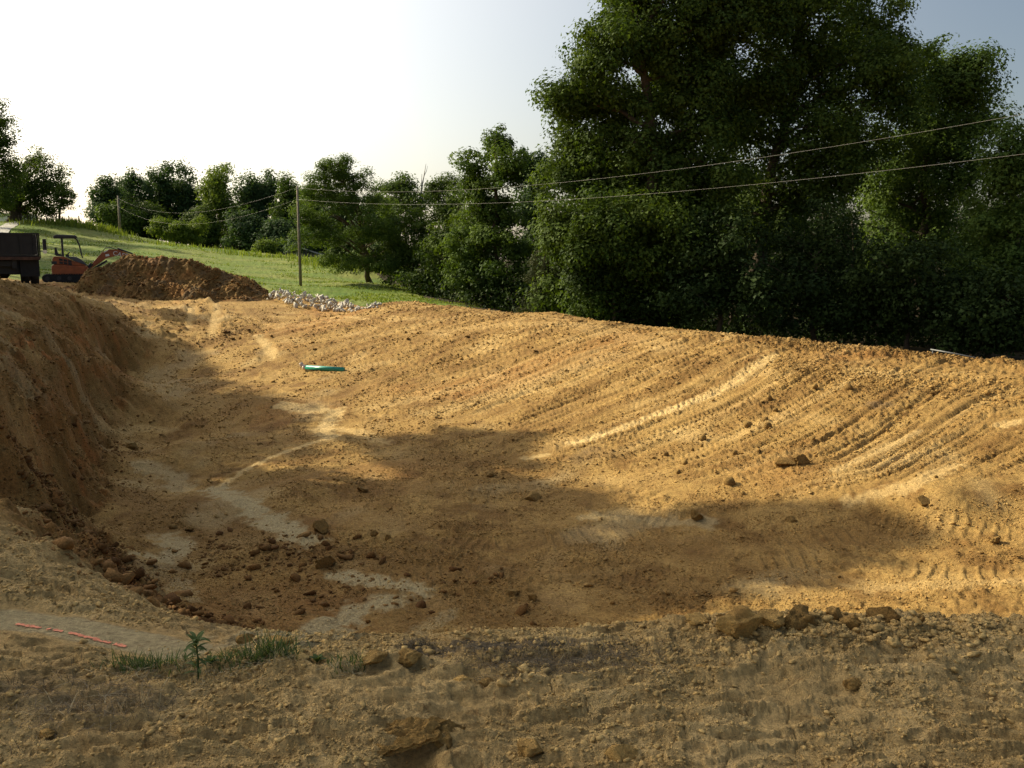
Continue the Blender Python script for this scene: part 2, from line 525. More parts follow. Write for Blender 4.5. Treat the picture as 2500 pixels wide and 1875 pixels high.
def sweepq(x, y):
    sh = x.shape; x = x.ravel(); y = y.ravel()
    q = np.zeros(len(x)); s_ = np.zeros(len(x))
    bb = (x > -9) & (y > 6) & (y < 38) & (x < 15)
    xs, ys = x[bb], y[bb]
    D = []; AR = []
    for P in SWEEP:
        d, a, sd = polydist(xs, ys, P); D.append(d * -sd); AR.append(a)
    D = np.array(D); AR = np.array(AR)
    gap = np.array([0] + [np.median(np.abs(polydist(np.array(SWEEP[k + 1])[:, 0], np.array(SWEEP[k + 1])[:, 1], SWEEP[k])[0])) for k in range(len(SWEEP) - 1)])
    Qk = np.cumsum(gap)
    qq = Qk[0] + np.where(D[0] < 0, D[0], 0); ar = AR[0].copy()
    for k in range(len(SWEEP) - 1):
        m = (D[k] >= 0) & (D[k + 1] < 0)
        t = D[k] / (D[k] - D[k + 1] + 1e-9)
        qq = np.where(m, Qk[k] + t * gap[k + 1], qq); ar = np.where(m, AR[k] * (1 - t) + AR[k + 1] * t, ar)
    m = D[-1] >= 0
    qq = np.where(m, Qk[-1] + D[-1], qq); ar = np.where(m, AR[-1], ar)
    q[bb] = qq; s_[bb] = ar
    return q.reshape(sh), s_.reshape(sh)


# crawler tracks: (pixel path, half width m, pitch, height)
TR = [
    ([(1600, 1640), (1900, 1625), (2200, 1650), (2500, 1700)], 0.16, 0.09, 0.012),
    ([(1250, 1735), (1650, 1760), (2100, 1830), (2300, 1875)], 0.14, 0.11, 0.012),
    ([(0, 1790), (500, 1790), (1000, 1770), (1300, 1740)], 0.12, 0.11, 0.010),
    ([(1000, 1395), (1300, 1400), (1600, 1420), (1850, 1450)], 0.24, 0.16, 0.02),
    ([(1050, 1320), (1200, 1330), (1450, 1310), (1700, 1270)], 0.24, 0.16, 0.022),
    ([(1780, 1440), (2000, 1420), (2150, 1395), (2080, 1365), (1850, 1370)], 0.26, 0.17, 0.024),
    ([(2150, 1390), (2300, 1400), (2500, 1400)], 0.26, 0.17, 0.024),
    ([(2150, 1280), (2350, 1290), (2500, 1310)], 0.24, 0.17, 0.02),
    ([(1430, 1220), (1560, 1270), (1750, 1280)], 0.24, 0.16, 0.018),
    ([(1950, 865), (2100, 885), (2300, 900), (2500, 915)], 0.24, 0.17, 0.03),
    ([(1950, 885), (2100, 905), (2300, 925), (2500, 945)], 0.24, 0.17, 0.03),
    ([(420, 1220), (460, 1120), (430, 1060), (410, 1020), (440, 960)], 0.22, 0.16, 0.03),
    ([(500, 1300), (480, 1200), (480, 1100), (470, 1050)], 0.20, 0.16, 0.022),
    ([(640, 1110), (625, 1060), (640, 1000), (665, 930), (650, 860)], 0.22, 0.16, 0.026),
    ([(700, 1090), (690, 1030), (680, 990)], 0.2, 0.16, 0.02),
    ([(600, 790), (640, 830), (660, 870), (600, 930)], 0.2, 0.16, 0.03),
    ([(590, 750), (680, 800), (700, 850)], 0.2, 0.16, 0.03),
    ([(470, 750), (470, 850), (450, 920)], 0.2, 0.16, 0.02),
    ([(540, 750), (520, 820), (500, 870)], 0.2, 0.16, 0.02),
    ([(700, 1380), (900, 1420), (1150, 1400), (1300, 1330)], 0.22, 0.16, 0.018),
    ([(1700, 1350), (1900, 1340), (2100, 1310)], 0.24, 0.16, 0.016),
]
TRACKS = [(poly_hit(p), w, l, h) for p, w, l, h in TR]

# patches: (pixel path, half width in pixels, channel, strength)
MK = [
    ([(690, 992), (760, 1000), (815, 1008), (790, 1045), (806, 1075)], 26, 'pale', 1.0),
    ([(806, 1070), (740, 1092), (660, 1120), (600, 1150), (545, 1185), (515, 1192)], 11, 'pale', 0.9),
    ([(790, 1045), (880, 1060), (930, 1080)], 22, 'pale', 0.5),
    ([(520, 1195), (570, 1215), (620, 1250), (690, 1290), (755, 1325)], 34, 'gray', 0.9),
    ([(350, 1140), (430, 1165), (450, 1200)], 30, 'gray', 0.55),
    ([(400, 1310), (440, 1345), (400, 1370), (340, 1360)], 34, 'gray', 0.8),
    ([(840, 1405), (950, 1425), (1030, 1445)], 34, 'gray', 0.9),
    ([(960, 1470), (880, 1495), (780, 1540), (700, 1570)], 62, 'gray', 0.9),
    ([(360, 1440), (440, 1420), (470, 1470)], 26, 'gray', 0.45),
    ([(1100, 1500), (1000, 1560)], 28, 'gray', 0.45),
    ([(1400, 1085), (1480, 1058), (1570, 1025), (1660, 992), (1740, 960)], 17, 'pale', 1.0),
    ([(1740, 960), (1800, 925), (1860, 885), (1880, 870)], 20, 'pale', 0.8),
    ([(1280, 1118), (1340, 1110)], 12, 'pale', 0.7),
    ([(1130, 800), (1400, 790), (1650, 850)], 30, 'pale', 0.25),
    ([(1050, 1010), (1300, 930), (1500, 870)], 40, 'pale', 0.35),
    ([(900, 1000), (1150, 940)], 30, 'pale', 0.35),
    ([(2040, 1150), (2150, 1100), (2240, 1055)], 12, 'pale', 0.6),
    ([(2080, 1225), (2220, 1190), (2330, 1140)], 26, 'pale', 0.55),
    ([(2100, 1430), (2300, 1440), (2480, 1420)], 40, 'pale', 0.35),
    ([(1440, 1260), (1560, 1270), (1720, 1280)], 34, 'gray', 0.5),
    ([(2440, 1040), (2490, 1030)], 16, 'pale', 0.6),
    ([(630, 820), (655, 850), (670, 870)], 12, 'pale', 0.7),
    ([(530, 740), (520, 820)], 9, 'pale', 0.5),
    ([(470, 750), (460, 800)], 8, 'pale', 0.45),
    ([(690, 790), (760, 785), (900, 780)], 8, 'pale', 0.5),
    ([(480, 880), (400, 910), (420, 960)], 40, 'gray', 0.35),
    ([(250, 1040), (330, 1045), (420, 1050)], 18, 'pale', 0.4),
    ([(0, 1512), (110, 1526), (240, 1545), (370, 1570), (450, 1586)], 46, 'strip', 1.0),
    ([(0, 900), (50, 920), (60, 950)], 34, 'gray', 0.3),
    ([(0, 830), (60, 850), (120, 870)], 10, 'red', 0.9),
    ([(0, 1150), (90, 1080), (130, 1010)], 30, 'red', 0.2),
    ([(1950, 1780), (2200, 1810), (2450, 1850)], 90, 'pale', 0.5),
    ([(1300, 1760), (1500, 1790)], 50, 'pale', 0.4),
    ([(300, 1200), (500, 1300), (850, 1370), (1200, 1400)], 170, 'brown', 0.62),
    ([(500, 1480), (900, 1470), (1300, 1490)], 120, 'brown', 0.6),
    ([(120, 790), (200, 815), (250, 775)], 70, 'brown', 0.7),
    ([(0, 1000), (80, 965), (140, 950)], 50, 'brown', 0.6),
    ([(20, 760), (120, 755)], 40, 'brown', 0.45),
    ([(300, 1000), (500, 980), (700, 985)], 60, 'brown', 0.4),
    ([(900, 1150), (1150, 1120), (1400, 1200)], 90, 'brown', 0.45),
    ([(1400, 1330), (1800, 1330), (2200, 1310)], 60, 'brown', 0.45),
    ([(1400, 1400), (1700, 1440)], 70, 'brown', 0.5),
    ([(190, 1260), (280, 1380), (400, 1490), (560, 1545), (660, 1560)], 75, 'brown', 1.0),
    ([(500, 840), (620, 800)], 30, 'brown', 0.7),
    ([(640, 760), (760, 765), (860, 760)], 10, 'brown', 0.8),
    ([(1000, 1600), (1250, 1590), (1500, 1585)], 38, 'dark', 0.8),
    ([(50, 1700), (200, 1760), (350, 1740)], 70, 'dark', 0.35),
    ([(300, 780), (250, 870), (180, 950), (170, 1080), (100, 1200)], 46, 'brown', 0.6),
    ([(2120, 985), (2160, 990)], 22, 'dark', 0.35),
]
CH = {'strip': 5, 'pale': 0, 'gray': 1, 'brown': 2, 'red': 3, 'dark': 4}


def masks(x, y, z0):
    """region weights used for relief and colour"""
    R = {}
    fg = sstep(7.0, 5.0, np.hypot(x, y))                       # the rough near ground
    # grass: beyond the disturbed earth
    yb = np.interp(x, [-60, -40, -30, -24, -18, -12.5, -9.5, -5.2, -1, 5, 12, 16, 20, 30], [50, 48, 50.5, 49, 50, 46.5, 43.6, 41.2, 40.2, 34.0, 27.0, 22.0, 12, 0])
    R['grass'] = (y - yb) + 1.6 * fbm(x, y, 3.0, 3, 60)
    far_left = sstep(-17.5, -19.5, x + 0.28 * y - 4)
    R['fg'] = fg
    d1, a1, s1 = polydist(x, y, crestP)
    d2, a2, s2 = polydist(x, y, footP)
    R['dam'] = sstep(0.0, 1.6, d2 * s2) * sstep(-0.8, -0.2, -d1 * np.where(s1 > 0, 1, -1)) * (y > 5)
    R['dcrest'] = d1 * s1
    return R


def relief(x, y, z0, R):
    sm = fbm(x, y, 1.6, 3, 11)                                 # where it is packed flat
    rough = sstep(-0.25, 0.25, sm)
    b1 = np.abs(perlin(x / 0.33, y / 0.33, 21)); b2 = np.abs(perlin(x / 0.13, y / 0.13, 22)); b3 = np.abs(perlin(x / 0.055, y / 0.055, 23)); b4 = np.abs(perlin(x / 0.025 + b2, y / 0.025, 24))
    r = np.hypot(x, y)
    # near ground
    b5 = np.abs(perlin(x / 0.075 + 3 * b3, y / 0.06, 26))
    fgh = (0.035 * b1 + 0.034 * b2 + 0.017 * b3 + 0.007 * b4 + 0.012 * b5) * (0.35 + 0.65 * rough)
    plate = perlin(x / 0.22 + 0.6 * perlin(x / 0.3, y / 0.3, 31), y / 0.16, 30)
    fgh = fgh + 0.02 * sstep(0.0, 0.06, plate)
    crk = np.abs(perlin(x / 0.3 + 0.5 * b2, y / 0.22, 27))
    fgh = fgh - 0.02 * sstep(0.05, 0.0, crk) * (1 - rough)
    wv = 0.35 * perlin(x / 0.5, y / 0.5, 33) + 0.12 * perlin(x / 0.12, y / 0.12, 34)
    rows = (y * 1.0 - 0.10 * x) / 0.125 + wv
    fgh = fgh * (1 - 0.35 * sstep(3.9, 3.4, np.hypot(x, y))) + 0.024 * sstep(0.06, 0.42, np.abs((rows % 1.0) - 0.5)) * sstep(-0.25, 0.1, perlin(x / 0.22, rows * 1.7, 35)) * sstep(3.9, 3.4, np.hypot(x, y)) * sstep(-0.6, 0.0, perlin(x / 0.9, y / 0.5, 36))
    fgh = fgh + 0.014 * sstep(0.0, 0.08, perlin(x / 0.2 + wv, y / 0.07, 37))
    ds, _, _ = polydist(x, y, STRIP)
    flat = sstep(0.26, 0.13, ds)
    fgh = fgh * (1 - 0.85 * flat)
    # floor
    flh = (0.06 * b1 + 0.04 * b2 + 0.022 * b3) * (0.3 + 0.7 * rough) + 0.05 * fbm(x, y, 2.2, 3, 41)
    flh = flh * (1 + 1.3 * sstep(-6.5, -8.5, x) * sstep(-1.5, -1.0, z0)) + 0.10 * sstep(-6.5, -8.5, x) * sstep(-1.5, -1.0, z0) * perlin(x / 0.7, y / 0.5, 47)
    # dam slope
    q, s = sweepq(x, y)
    R['q'] = q; R['s'] = s
    qq = q + 0.05 * perlin(s / 2.5, q / 2.0, 51)
    groove = -0.045 * sstep(0.16, 0.0, np.abs(perlin(qq / 0.34, s / 9.0, 53))) - 0.030 * sstep(0.2, 0.0, np.abs(perlin(qq / 0.15, s / 5.0, 54)))
    strip = 0.03 * perlin(qq / 0.8, s / 9.0, 52) + 0.014 * perlin(qq / 0.07, s / 1.2, 57)
    grous = np.sin(s * 2 * np.pi / 0.17 + 2 * perlin(qq / 0.5, s / 4, 55)) * sstep(0.0, 0.3, perlin(qq / 0.55, s / 9, 56))
    crumb = sstep(-0.1, 0.4, perlin(qq / 0.9, s / 4.0, 58) + 0.5 * perlin(x / 0.4, y / 0.4, 59))
    R['crumb'] = crumb
    damh = strip + groove + 0.012 * grous + (0.01 * b1 + 0.05 * b2 + 0.045 * b3) * (0.25 + 0.75 * crumb)
    h = flh * (1 - R['dam']) + damh * R['dam']
    # rough windrow along the crest on the right
    cr = np.exp(-((R['dcrest']) / 0.9) ** 2) * sstep(3.0, 6.5, x) * (y > 5)
    h = h + cr * (0.10 * b1 + 0.09 * b2 + 0.05 * b3)
    h = h * (1 - R['fg']) + fgh * R['fg']
    return h, b1, b2, b3, rough


def slope_of(x, y):
    e = 0.15
    return np.hypot(H0(x + e, y) - H0(x - e, y), H0(x, y + e) - H0(x, y - e)) / (2 * e)


def Hfull(x, y, want=False):
    x = np.asarray(x, dtype=float); y = np.asarray(y, dtype=float)
    z0 = H0(x, y)
    R = masks(x, y, z0)
    h, b1, b2, b3, rough = relief(x, y, z0, R)
    g = sstep(-0.6, 0.6, R['grass'])
    # left wall: ragged face
    wallm = sstep(0.38, 0.8, slope_of(x, y)) * (1 - R['fg']) * (np.hypot(x, y) < 40) * sstep(-1.0, -2.2, x)
    along = x * 0.45 + y * 0.9
    acr = x * 0.9 - y * 0.45
    h = h + wallm * (0.14 * perlin(along / 0.8, z0 / 0.45, 71) + 0.13 * perlin(along / 0.35, z0 / 0.22 + acr, 72) + 0.10 * np.abs(perlin(along / 0.16, acr / 0.16, 73)) + 0.06 * np.abs(perlin(along / 0.07, acr / 0.07, 75)) + 0.10 * perlin(along / 0.18, acr / 1.4, 74) - 0.08)
    h = h - 0.12 * np.exp(-((x - HOLE[0]) ** 2 + (y - HOLE[1]) ** 2) / 0.085 ** 2)
    # crawler prints
    for P, w, l, amp in TRACKS:
        P = np.asarray(P)
        bb = (x > P[:, 0].min() - 1) & (x < P[:, 0].max() + 1) & (y > P[:, 1].min() - 1) & (y < P[:, 1].max() + 1)
        if not bb.any(): continue
        xs, ys = x[bb], y[bb]
        d, a, sd = polydist(xs, ys, P)
        near = sstep(6.5, 5.0, np.hypot(xs, ys))
        m = sstep(w + 0.06, w - 0.03, d) * sstep(-0.45 + 0.5 * near, 0.1 + 0.5 * near, perlin(xs / 0.8, ys / 0.8, 81)) * (1 - 0.45 * near)
        prof = np.where((a / l + (0.25 + 0.6 * near) * perlin(xs / 0.4, ys / 0.4, 82)) % 1.0 < 0.32, 1.0, 0.0)
        prof = prof * (0.6 + 0.8 * np.abs(perlin(xs / 0.15, ys / 0.15, 83)))
        h[bb] = h[bb] * (1 - 0.65 * m) + m * (prof * amp - 0.6 * amp)
    gh = 0.10 * fbm(x, y, 2.5, 4, 91) + 0.05 * perlin(x / 0.3, y / 0.3, 95) + 0.35 * fbm(x, y, 14, 2, 96)
    h = h * (1 - g) + gh * g
    z = z0 + h
    if not want: return z
    # colour
    soil = np.zeros((x.size, 4)); soil2 = np.zeros((x.size, 4)); soil[:, 3] = 1; soil2[:, 3] = 1
    xr, yr = x.ravel(), y.ravel()
    ch = [np.zeros(x.size) for _ in range(5)]
    st = wallm.ravel()
    lump = (0.5 * b1 + 0.9 * b2 + 0.6 * b3).ravel()
    low = fbm(xr, yr, 1.3, 4, 101); low2 = fbm(xr, yr, 0.45, 4, 105)
    dam = R['dam'].ravel(); fgm = R['fg'].ravel()
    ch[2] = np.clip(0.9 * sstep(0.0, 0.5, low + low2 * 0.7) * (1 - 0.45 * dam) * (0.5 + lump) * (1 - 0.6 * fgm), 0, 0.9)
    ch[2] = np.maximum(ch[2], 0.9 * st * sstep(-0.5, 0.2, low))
    ch[3] = 0.55 * st * sstep(0.0, 0.4, low2) + 0.25 * sstep(0.15, 0.5, fbm(xr, yr, 5.0, 2, 111)) * (1 - fgm)
    ch[0] = 0.35 * sstep(0.1, 0.5, -low) * (0.5 + 0.5 * dam)
    ch[0] = np.clip(ch[0] + fgm * (0.62 + 0.38 * sstep(-0.1, 0.4, -low2)), 0, 1)
    ch[1] = (0.35 * sstep(0.15, 0.5, fbm(xr, yr, 2.0, 3, 121)) * (1 - dam) * (1 - 0.8 * fgm)) 
    # pale streaks down the dam follow the strips
    s = R['s'].ravel(); q = R['q'].ravel()
    stq = perlin(q / 0.45, s / 9, 131) + 0.7 * perlin(q / 0.14, s / 5, 132)
    ch[0] = np.clip(ch[0] + dam * 0.28 * sstep(0.15, 0.8, stq), 0, 1)
    ch[2] = np.clip(ch[2] + dam * 0.42 * sstep(0.0, 0.7, -stq) + dam * 0.25 * sstep(0.3, 0.9, R['crumb'].ravel()), 0, 1)
    cr = np.exp(-((R['dcrest'].ravel()) / 1.0) ** 2) * sstep(3.0, 6.5, xr)
    ch[2] = np.clip(ch[2] + 0.35 * cr, 0, 1)
    for P, wpx, c, stg in MARKS:
        P = np.asarray(P)
        w = wpx * np.hypot(P[:, 0].mean(), P[:, 1].mean()) / F * 1.6
        bb = (xr > P[:, 0].min() - 2.5 * w) & (xr < P[:, 0].max() + 2.5 * w) & (yr > P[:, 1].min() - 2.5 * w) & (yr < P[:, 1].max() + 2.5 * w)
        if not bb.any(): continue
        d, a, sd = polydist(xr[bb], yr[bb], P)
        v = 1 - d / w + 0.6 * low2[bb] + 0.4 * perlin(xr[bb] / (0.5 * w + 0.02), yr[bb] / (0.5 * w + 0.02), 141)
        v = v - 0.3 * (b2.ravel()[bb] + b3.ravel()[bb])
        m = sstep(0.0, 0.55, v) * stg
        k = CH[c]
        if k == 5:
            m = sstep(1.0, 0.75, d / w + 0.35 * low2[bb]); ch[1][bb] = np.maximum(ch[1][bb], m); ch[0][bb] = ch[0][bb] * (1 - m) + 0.25 * m; ch[2][bb] *= 1 - m; continue
        ch[k][bb] = np.maximum(ch[k][bb], m)
        if k in (0, 1): ch[2][bb] *= (1 - 0.8 * m)
        if k == 0: ch[1][bb] *= (1 - m)
    soil[:, 0] = ch[0]; soil[:, 1] = ch[1]; soil[:, 2] = ch[2]
    soil2[:, 0] = ch[3]; soil2[:, 1] = ch[4]
    return z, R, soil, soil2


MARKS = [(poly_hit(p), w, c, s) for p, w, c, s in sorted(MK, key=lambda m: m[2] in ('pale', 'gray', 'strip'))]

# polar net: fine where the picture looks, coarse elsewhere
th_f = np.linspace(math.radians(-34), math.radians(34), 780)
th_c = np.linspace(math.radians(34), math.radians(326), 90)[1:-1]
TH = np.concatenate([th_f, th_c])
rr = [0.02, 0.6, 1.2, 1.7, 2.1]
while rr[-1] < 46: rr.append(rr[-1] * (1.012 if rr[-1] > 37 else 1.0038))
while rr[-1] < 160: rr.append(rr[-1] * 1.016)
while rr[-1] < 700: rr.append(rr[-1] * 1.06)
RR = np.array(rr)
RG, TG = np.meshgrid(RR, TH, indexing='ij')
GX = (RG * np.sin(TG)); GY = (RG * np.cos(TG))
GZ, GR, SOIL, SOIL2 = Hfull(GX.ravel(), GY.ravel(), True)
nr, nt_ = RG.shape
V = np.stack([GX.ravel(), GY.ravel(), GZ], 1)
I = np.arange(nr * nt_).reshape(nr, nt_)
J = np.roll(I, -1, axis=1)
Q = np.stack([I[:-1], I[1:], J[1:], J[:-1]], -1).reshape(-1, 4)
Q = Q[:, ::-1]
gm = GR['grass'][Q].mean(1) > 0


def sub_mesh(name, Qs, extra):
    used = np.unique(Qs)
    remap = np.full(len(V), -1); remap[used] = np.arange(len(used))
    me = mesh_np(name, V[used], remap[Qs], 4)
    for nme, dat in extra: attr(me, nme, 'FLOAT_COLOR', dat[used])
    me.polygons.foreach_set('use_smooth', np.ones(len(me.polygons), dtype=bool))
    return me


cx = V[Q].mean(1)
wood = gm & (np.interp(cx[:, 1], [20, 40, 55, 75, 95, 130, 170], [17, 4.5, -5.5, -9.5, -17, -33, -45]) < cx[:, 0])
gm = gm & ~wood
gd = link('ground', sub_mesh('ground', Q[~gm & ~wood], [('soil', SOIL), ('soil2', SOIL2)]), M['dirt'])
tag(gd, kind='structure')

# meadow material
m, nt, b = nodes('meadow_grass')
N = nt.nodes.new; L = nt.links.new
geo = N('ShaderNodeNewGeometry')
def _n(scale, det=5, vec=None):
    n_ = N('ShaderNodeTexNoise'); n_.inputs['Scale'].default_value = scale; n_.inputs['Detail'].default_value = det
    L(vec or geo.outputs['Position'], n_.inputs['Vector']); return n_.outputs[0]
def _r(s, a, c, lo=0.0, hi=1.0):
    r = N('ShaderNodeMapRange'); r.inputs[1].default_value = a; r.inputs[2].default_value = c
    r.inputs[3].default_value = lo; r.inputs[4].default_value = hi; L(s, r.inputs[0]); return r.outputs[0]
c = mixc(nt, _r(_n(0.12, 4), 0.4, 0.62), (0.10, 0.155, 0.02), (0.17, 0.19, 0.042))
c = mixc(nt, _r(_n(0.45, 5), 0.5, 0.7, 0, 0.7), c, (0.055, 0.115, 0.02))
c = mixc(nt, _r(_n(2.5, 6), 0.52, 0.72, 0, 0.6), c, (0.19, 0.19, 0.07))
mx = N('ShaderNodeMix'); mx.data_type = 'RGBA'; mx.blend_type = 'MULTIPLY'; mx.inputs[0].default_value = 1
L(c, mx.inputs[6]); L(_r(_n(9, 6), 0.3, 0.7, 0.6, 1.35), mx.inputs[7]); L(mx.outputs[2], b.inputs['Base Color'])
b.inputs['Roughness'].default_value = 0.9; b.inputs['Specular IOR Level'].default_value = 0.1
bp = N('ShaderNodeBump'); bp.inputs['Strength'].default_value = 1.0; bp.inputs['Distance'].default_value = 0.12
L(_n(5, 8), bp.inputs['Height']); L(bp.outputs[0], b.inputs['Normal'])
M['meadow'] = m
gr = link('grass_field', sub_mesh('grass_field', Q[gm], []), M['meadow'])
tag(gr, kind='structure')


wood_dense = Q[wood]
I3 = I[::4, ::4]; J3 = np.roll(I3, -1, axis=1)
Q3 = np.stack([I3[:-1], I3[1:], J3[1:], J3[:-1]], -1).reshape(-1, 4)[:, ::-1]
cx = V[Q3].mean(1)
w3 = (masks(cx[:, 0], cx[:, 1], 0)['grass'] > -0.5) & (np.interp(cx[:, 1], [20, 40, 55, 75, 95, 130, 170], [17, 4.5, -5.5, -9.5, -17, -33, -45]) < cx[:, 0] + 1.0)
V[np.unique(Q3[w3]), 2] -= 0.06
fl = link('forest_floor', sub_mesh('forest_floor', Q3[w3], []), simple('leaf_litter', (0.05, 0.04, 0.022), 0.95, var=0.5, scale=1.5, bump=0.05, spec=0.1))
tag(fl, kind='structure')


def gz(x, y):
    return float(Hfull(np.array([x]), np.array([y]))[0])


def ghit(px, py):
    p = hit(px, py)
    return np.array([p[0], p[1], gz(p[0], p[1])])


# ------------------------------------------------------------------ foliage
def leaves(pos, nrm, size, seed, droop=0.0, aspect=0.62):
    r = np.random.default_rng(seed)
    k = len(pos)
    nrm = nrm / (np.linalg.norm(nrm, axis=1, keepdims=True) + 1e-9)
    t = r.normal(size=(k, 3)); t[:, 2] -= droop
    t -= nrm * (t * nrm).sum(1, keepdims=True)
    t /= (np.linalg.norm(t, axis=1, keepdims=True) + 1e-9)
    bb = np.cross(nrm, t)
    s = (size * (0.6 + 0.8 * r.random(k)))[:, None] if np.isscalar(size) else (size * (0.6 + 0.8 * r.random(k)))[:, None]
    v = np.empty((k, 4, 3))
    v[:, 0] = pos - t * s * 0.5
    v[:, 1] = pos + bb * s * aspect * 0.5 + nrm * s * 0.08
    v[:, 2] = pos + t * s * 0.5
    v[:, 3] = pos - bb * s * aspect * 0.5 + nrm * s * 0.08
    f = np.arange(k * 4).reshape(k, 4)
    return v.reshape(-1, 3), f


def crown_mesh(name, puffs, nl, size, seed, squash=0.75, upb=0.55, droop=0.4, aspect=0.62, tri=False):
    """puffs (k,4): centre and radius of every leafy bough"""
    r = np.random.default_rng(seed)
    P = np.asarray(puffs)
    wgt = P[:, 3] ** 2; wgt = wgt / wgt.sum()
    idx = r.choice(len(P), nl, p=wgt)
    d = r.normal(size=(nl, 3)); d /= np.linalg.norm(d, axis=1, keepdims=True)
    rad = r.random(nl) ** 0.33
    # every bough is ragged: squeeze some directions
    j1 = 1 + 0.35 * np.sin(d[:, 0] * 4 + P[idx, 0] * 7) * np.cos(d[:, 1] * 4 + P[idx, 1] * 5)
    off = d * (rad * P[idx, 3] * j1)[:, None]
    off[:, 2] *= squash
    pos = P[idx, :3] + off
    nrm = d * 1.0 + r.normal(size=(nl, 3)) * 0.38
    nrm[:, 2] += upb
    v, f = leaves(pos, nrm, size, seed + 1, droop, aspect)
    if tri:
        v = v.reshape(-1, 4, 3)[:, [0, 1, 3]]; v[:, 1:] += (v[:, 1:] - v[:, :1]) * 0.25
        v = v.reshape(-1, 3); f = np.arange(len(v)).reshape(-1, 3)
    me = mesh_np(name, v, f, 3 if tri else 4)
    prnd = r.random(len(P))
    val = np.clip(0.55 * prnd[idx] + 0.45 * r.random(nl), 0, 1)
    attr(me, 'rnd', 'FLOAT', np.repeat(val, 3 if tri else 4))
    return me


def sample_puffs(blobs, npf, pr, seed, shell=0.5):
    """blobs (k,6): centre and half axes"""
    r = np.random.default_rng(seed)
    B = np.asarray(blobs, dtype=float)
    w = (B[:, 3] * B[:, 4] * B[:, 5]) ** 0.67; w /= w.sum()
    idx = r.choice(len(B), npf, p=w)
    d = r.normal(size=(npf, 3)); d /= np.linalg.norm(d, axis=1, keepdims=True)
    rad = r.random(npf) ** shell
    p = B[idx, :3] + d * B[idx, 3:6] * rad[:, None]
    rr_ = pr * (0.55 + 0.8 * r.random(npf))
    return np.concatenate([p, rr_[:, None]], 1)


def limb(mb, a, b, r0, r1, r, seg=5, sag=0.12, n=6):
    a = Vector(a); b = Vector(b); L_ = (b - a).length
    pts = []; rs = []
    for i in range(seg + 1):
        t = i / seg
        p = a.lerp(b, t)
        p += Vector((r.normal(0, 0.03), r.normal(0, 0.03), 0)) * L_ * (1 if 0 < i < seg else 0)
        p.z += math.sin(t * math.pi) * sag * L_
        pts.append(p); rs.append(r0 + (r1 - r0) * t)
    mb.tube(pts, rs, n, cap=False)
    return pts


def tree(name, base, lean_top, blobs, npf, pr, nl, lsize, leafmat, label, cat='tree', group=None, seed=1, tr=0.25,
         shell=0.5, nlimb=14, squash=0.75, droop=0.4, aspect=0.62, barkmat='bark'):
    """blobs in world metres relative to the world; base and lean_top are trunk ends"""
    base = np.asarray(base, dtype=float)
    root = empty(name, tuple(base))
    tag(root, label, cat, group)
    r = np.random.default_rng(seed)
    puffs = sample_puffs(blobs, npf, pr, seed, shell)
    puffs[:, :3] -= base
    top = Vector(np.asarray(lean_top) - base)
    mb = MB()
    seg = 8; tp = []; rs = []
    for i in range(seg + 1):
        t = i / seg
        p = Vector((0, 0, -0.3)).lerp(top, t) + Vector((r.normal(0, 1), r.normal(0, 1), 0)) * 0.012 * top.length * (0 < i < seg)
        tp.append(p); rs.append(tr * (1 - 0.72 * t) * (1.35 if i == 0 else 1))
    mb.tube(tp, rs, 9)
    mb.build('trunk', M[barkmat], root, smooth=True)
    mb2 = MB()
    order = r.permutation(len(puffs))[:nlimb]
    mains = []
    for i in order:
        q = puffs[i, :3]
        # leave the trunk below the bough
        hz = max(0.18 * top.z, min(q[2] - 0.35 * np.hypot(q[0], q[1]), top.z * 0.95))
        t = hz / max(top.z, 0.1)
        a = Vector((0, 0, 0)).lerp(top, min(max(t, 0.15), 0.95))
        pts = limb(mb2, a, q, tr * 0.42 * (1.1 - 0.6 * t), tr * 0.06, r, 6, 0.05)
        mains.append(pts)
    for i in r.permutation(len(puffs))[nlimb:nlimb * 4]:
        q = Vector(puffs[i, :3])
        best = None
        for pts in mains:
            for p in pts[1:]:
                d = (p - q).length
                if best is None or d < best[0]: best = (d, p)
        if best and best[0] < 4.5: limb(mb2, best[1], q, tr * 0.1, tr * 0.03, r, 4, 0.06, 4)
    if mb2.f: mb2.build('branches', M[barkmat], root, smooth=True)['kind'] = 'stuff'
    link('crown', crown_mesh(name + '_crown', puffs, nl, lsize, seed + 5, squash, 0.55, droop, aspect, True), M[leafmat], root)
    return root


def pblobs(lst, Y, ysc=0.9, jit=1.0, seed=0):
    """blobs given as (px, py, rx, ry) of the photograph at distance Y"""
    r = np.random.default_rng(seed + 500)
    out = []
    for e in lst:
        px, py, rx, ry = e[:4]
        dy = e[4] if len(e) > 4 else r.uniform(-1, 1) * jit
        p = at(px, py, Y=Y + dy)
        k = (Y + dy) / F
        out.append([p[0], p[1], p[2], rx * k, 0.5 * (rx + ry) * k * ysc, ry * k])
    return out


def base_at(px, Y, sink=0.0):
    x = (px - 1250) / F * Y * 1.0
    return np.array([x, Y, gz(x, Y) - sink])


